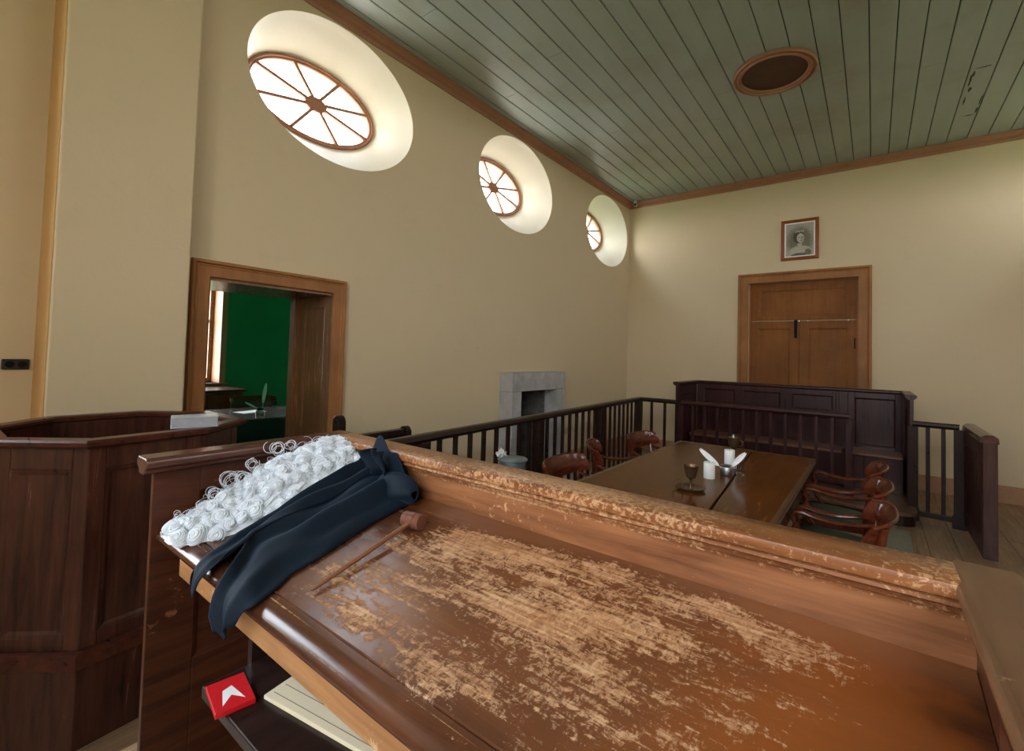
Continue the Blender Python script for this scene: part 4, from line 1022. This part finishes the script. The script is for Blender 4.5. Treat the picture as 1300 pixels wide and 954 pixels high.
MB().box(-.53, .53, -.95, .85, .735, .76).build('desk_top', wood('dark_desk_top', (.03, .02, .018), (.07, .045, .04), .25, 'y'), nd, bevel=.006)
MB().box(.44, .47, -.9, .8, .1, .735).box(-.47, -.44, -.9, .8, .1, .735).build('modesty_panel', 'black_wood', nd)
MB().box(-.45, .45, -.88, -.45, .08, .73).build('pedestal', 'maho', nd); MB().box(-.45, .45, .4, .8, .08, .73).build('pedestal', 'maho', nd)
for x_ in (-.4, .4):
    for y_ in (-.85, .75): MB().lathe([(.02, 0), (.03, .05), (.03, .12)], (x_, y_, 0), 12).build('foot', 'maho', nd)
ni = thing('inkwell', 'glass and pewter inkwell on the writing desk in the green room', 'inkwell', (-5.4, 2.40, .76))
MB().lathe([(.045, 0), (.047, .004), (.042, .05), (.03, .055), (.0, .056)], (0, 0, 0), 24).build('pot', 'pewter', ni)
MB().lathe([(.036, .05), (.036, .075), (.02, .08), (.0, .08)], (0, 0, 0), 20).build('cap', 'ink', ni)
quill('cream quill standing upright in the inkwell in the green room', (-5.4, 2.42, .80), (-5.4, 2.455, 1.10), .022)
quill('cream quill leaning left out of the inkwell in the green room', (-5.4, 2.40, .82), (-5.45, 2.27, .90), .012)
o = MB().box(-.1, .1, -.14, .14, 0, .003).build('letter_paper', 'white_paper'); tag(o, 'white paper sheet lying on the writing desk in the green room', 'paper'); o.location = (-5.7, 2.42, .761); o.rotation_euler = (0, 0, R(12))
cb = thing('cabinet', 'low reddish wooden cabinet under the window in the green room', 'cabinet', (-6.93, 2.1, 0))
MB().box(-.33, .33, -.7, .66, .92, .95).build('cabinet_top', 'mahox', cb, bevel=.006)
MB().box(-.3, .28, -.66, .62, .05, .92).build('body', 'cabw', cb, bevel=.004)
for ya_ in (-.63, -.21, .21):
    MB().panelled((.30, ya_, .1), (0, 1, 0), (1, 0, 0), .39, .78, .02, [(.07, .32, .08, .70)]).build('door', 'cabw', cb, bevel=.002)
nc = copy_tree(ch); nc.location = (-6.12, 2.72, 0); nc.scale = (1, .87, 1.07); nc.rotation_euler = (0, 0, R(-90)); nc['label'] = 'wooden chair behind the writing desk in the green room'

# outside: lawn and trees seen through the green room's window
struct(MB().box(-60, 60, -60, 60, -.6, -.3).build('ground', 'grass'))
random.seed(9)
def tree(label, x, y, h):
    t = thing('garden_tree', label, 'tree', (x, y, -.3))
    MB().tube([(0, 0, 0), (.1, 0, h * .3), (0, .1, h * .6), (0, 0, h * .85)], [.22, .17, .12, .05], 8).build('trunk', 'bark', t)
    m = MB()
    for k in range(900):
        c_ = Vector((random.gauss(0, h * .16), random.gauss(0, h * .16), h * .62 + random.gauss(0, h * .14)))
        a = Vector((random.uniform(-1, 1), random.uniform(-1, 1), random.uniform(-1, 1))).normalized(); b = a.orthogonal().normalized(); s_ = random.uniform(.08, .18)
        m.add([c_ - a * s_, c_ + b * s_ * .6, c_ + a * s_, c_ - b * s_ * .6], [(0, 1, 2, 3)])
    m.build('foliage', 'leaf', t)
tree('leafy tree outside the green room window', -16.5, 4.9, 6)

# ------------------------------------------------------------------ light: sky through the windows
wd = bpy.data.worlds.new('overcast_sky'); sc.world = wd; wd.use_nodes = True; nt = wd.node_tree; bg = nt.nodes['Background']
tc = N(nt, 'ShaderNodeTexCoord'); sp = N(nt, 'ShaderNodeSeparateXYZ'); L(nt, tc.outputs['Generated'], sp.inputs[0])
cr_ = ramp(nt, sp.outputs[2], [(.0, (.98, .97, .95)), (.35, (.86, .93, 1.0)), (1.0, (.72, .86, 1.0))]); L(nt, cr_, bg.inputs['Color'])
bg.inputs['Strength'].default_value = 17.0
def portal(x, y, z, sx_, sy_, rot):
    l = bpy.data.lights.new('sky_portal', 'AREA'); l.shape = 'RECTANGLE'; l.size = sx_; l.size_y = sy_; l.cycles.is_portal = True
    o = bpy.data.objects.new('sky_portal', l); o.location = (x, y, z); o.rotation_euler = rot; C.objects.link(o)
for y, z in OV:
    portal(XL - WT - .03, y, IZC, .75, 1.25, (0, R(-90), 0)); portal(XR + WT + .03, y, IZC, .75, 1.25, (0, R(90), 0))
for q in SW: portal((q[0] + q[1]) / 2, YF - .48, (q[2] + q[3]) / 2, q[1] - q[0], q[3] - q[2], (R(90), 0, 0))
portal(XL - .72, (LW[0] + LW[1]) / 2, (LW[2] + LW[3]) / 2, LW[3] - LW[2], LW[1] - LW[0], (0, R(-90), 0))
for q in NW: portal(NX0 - .45, (q[0] + q[1]) / 2, (q[2] + q[3]) / 2, q[3] - q[2], q[1] - q[0], (0, R(-90), 0))

# ------------------------------------------------------------------ camera
f_, yaw, pit, rol = 590.174, R(37.8916), R(1.8513), R(1.6229)
fw_ = Vector((-math.sin(yaw) * math.cos(pit), math.cos(yaw) * math.cos(pit), math.sin(pit))); rt = Vector((math.cos(yaw), math.sin(yaw), 0)); up = rt.cross(fw_)
r2 = rt * math.cos(rol) + up * math.sin(rol); u2 = up * math.cos(rol) - rt * math.sin(rol)
cam = bpy.data.cameras.new('camera'); co = bpy.data.objects.new('camera', cam); C.objects.link(co)
co.matrix_world = Matrix(((r2.x, u2.x, -fw_.x, 0), (r2.y, u2.y, -fw_.y, 0), (r2.z, u2.z, -fw_.z, 1.5), (0, 0, 0, 1)))
cam.sensor_fit = 'HORIZONTAL'; cam.sensor_width = 36; cam.lens = f_ * 36 / 1300; cam.shift_y = -44.5 / 1300; cam.clip_start = .02; cam.clip_end = 200
sc.camera = co
sc.view_settings.view_transform = 'Standard'; sc.view_settings.look = 'None'; sc.view_settings.gamma = 1; sc.view_settings.exposure = .22; sc.view_settings.use_curve_mapping = False
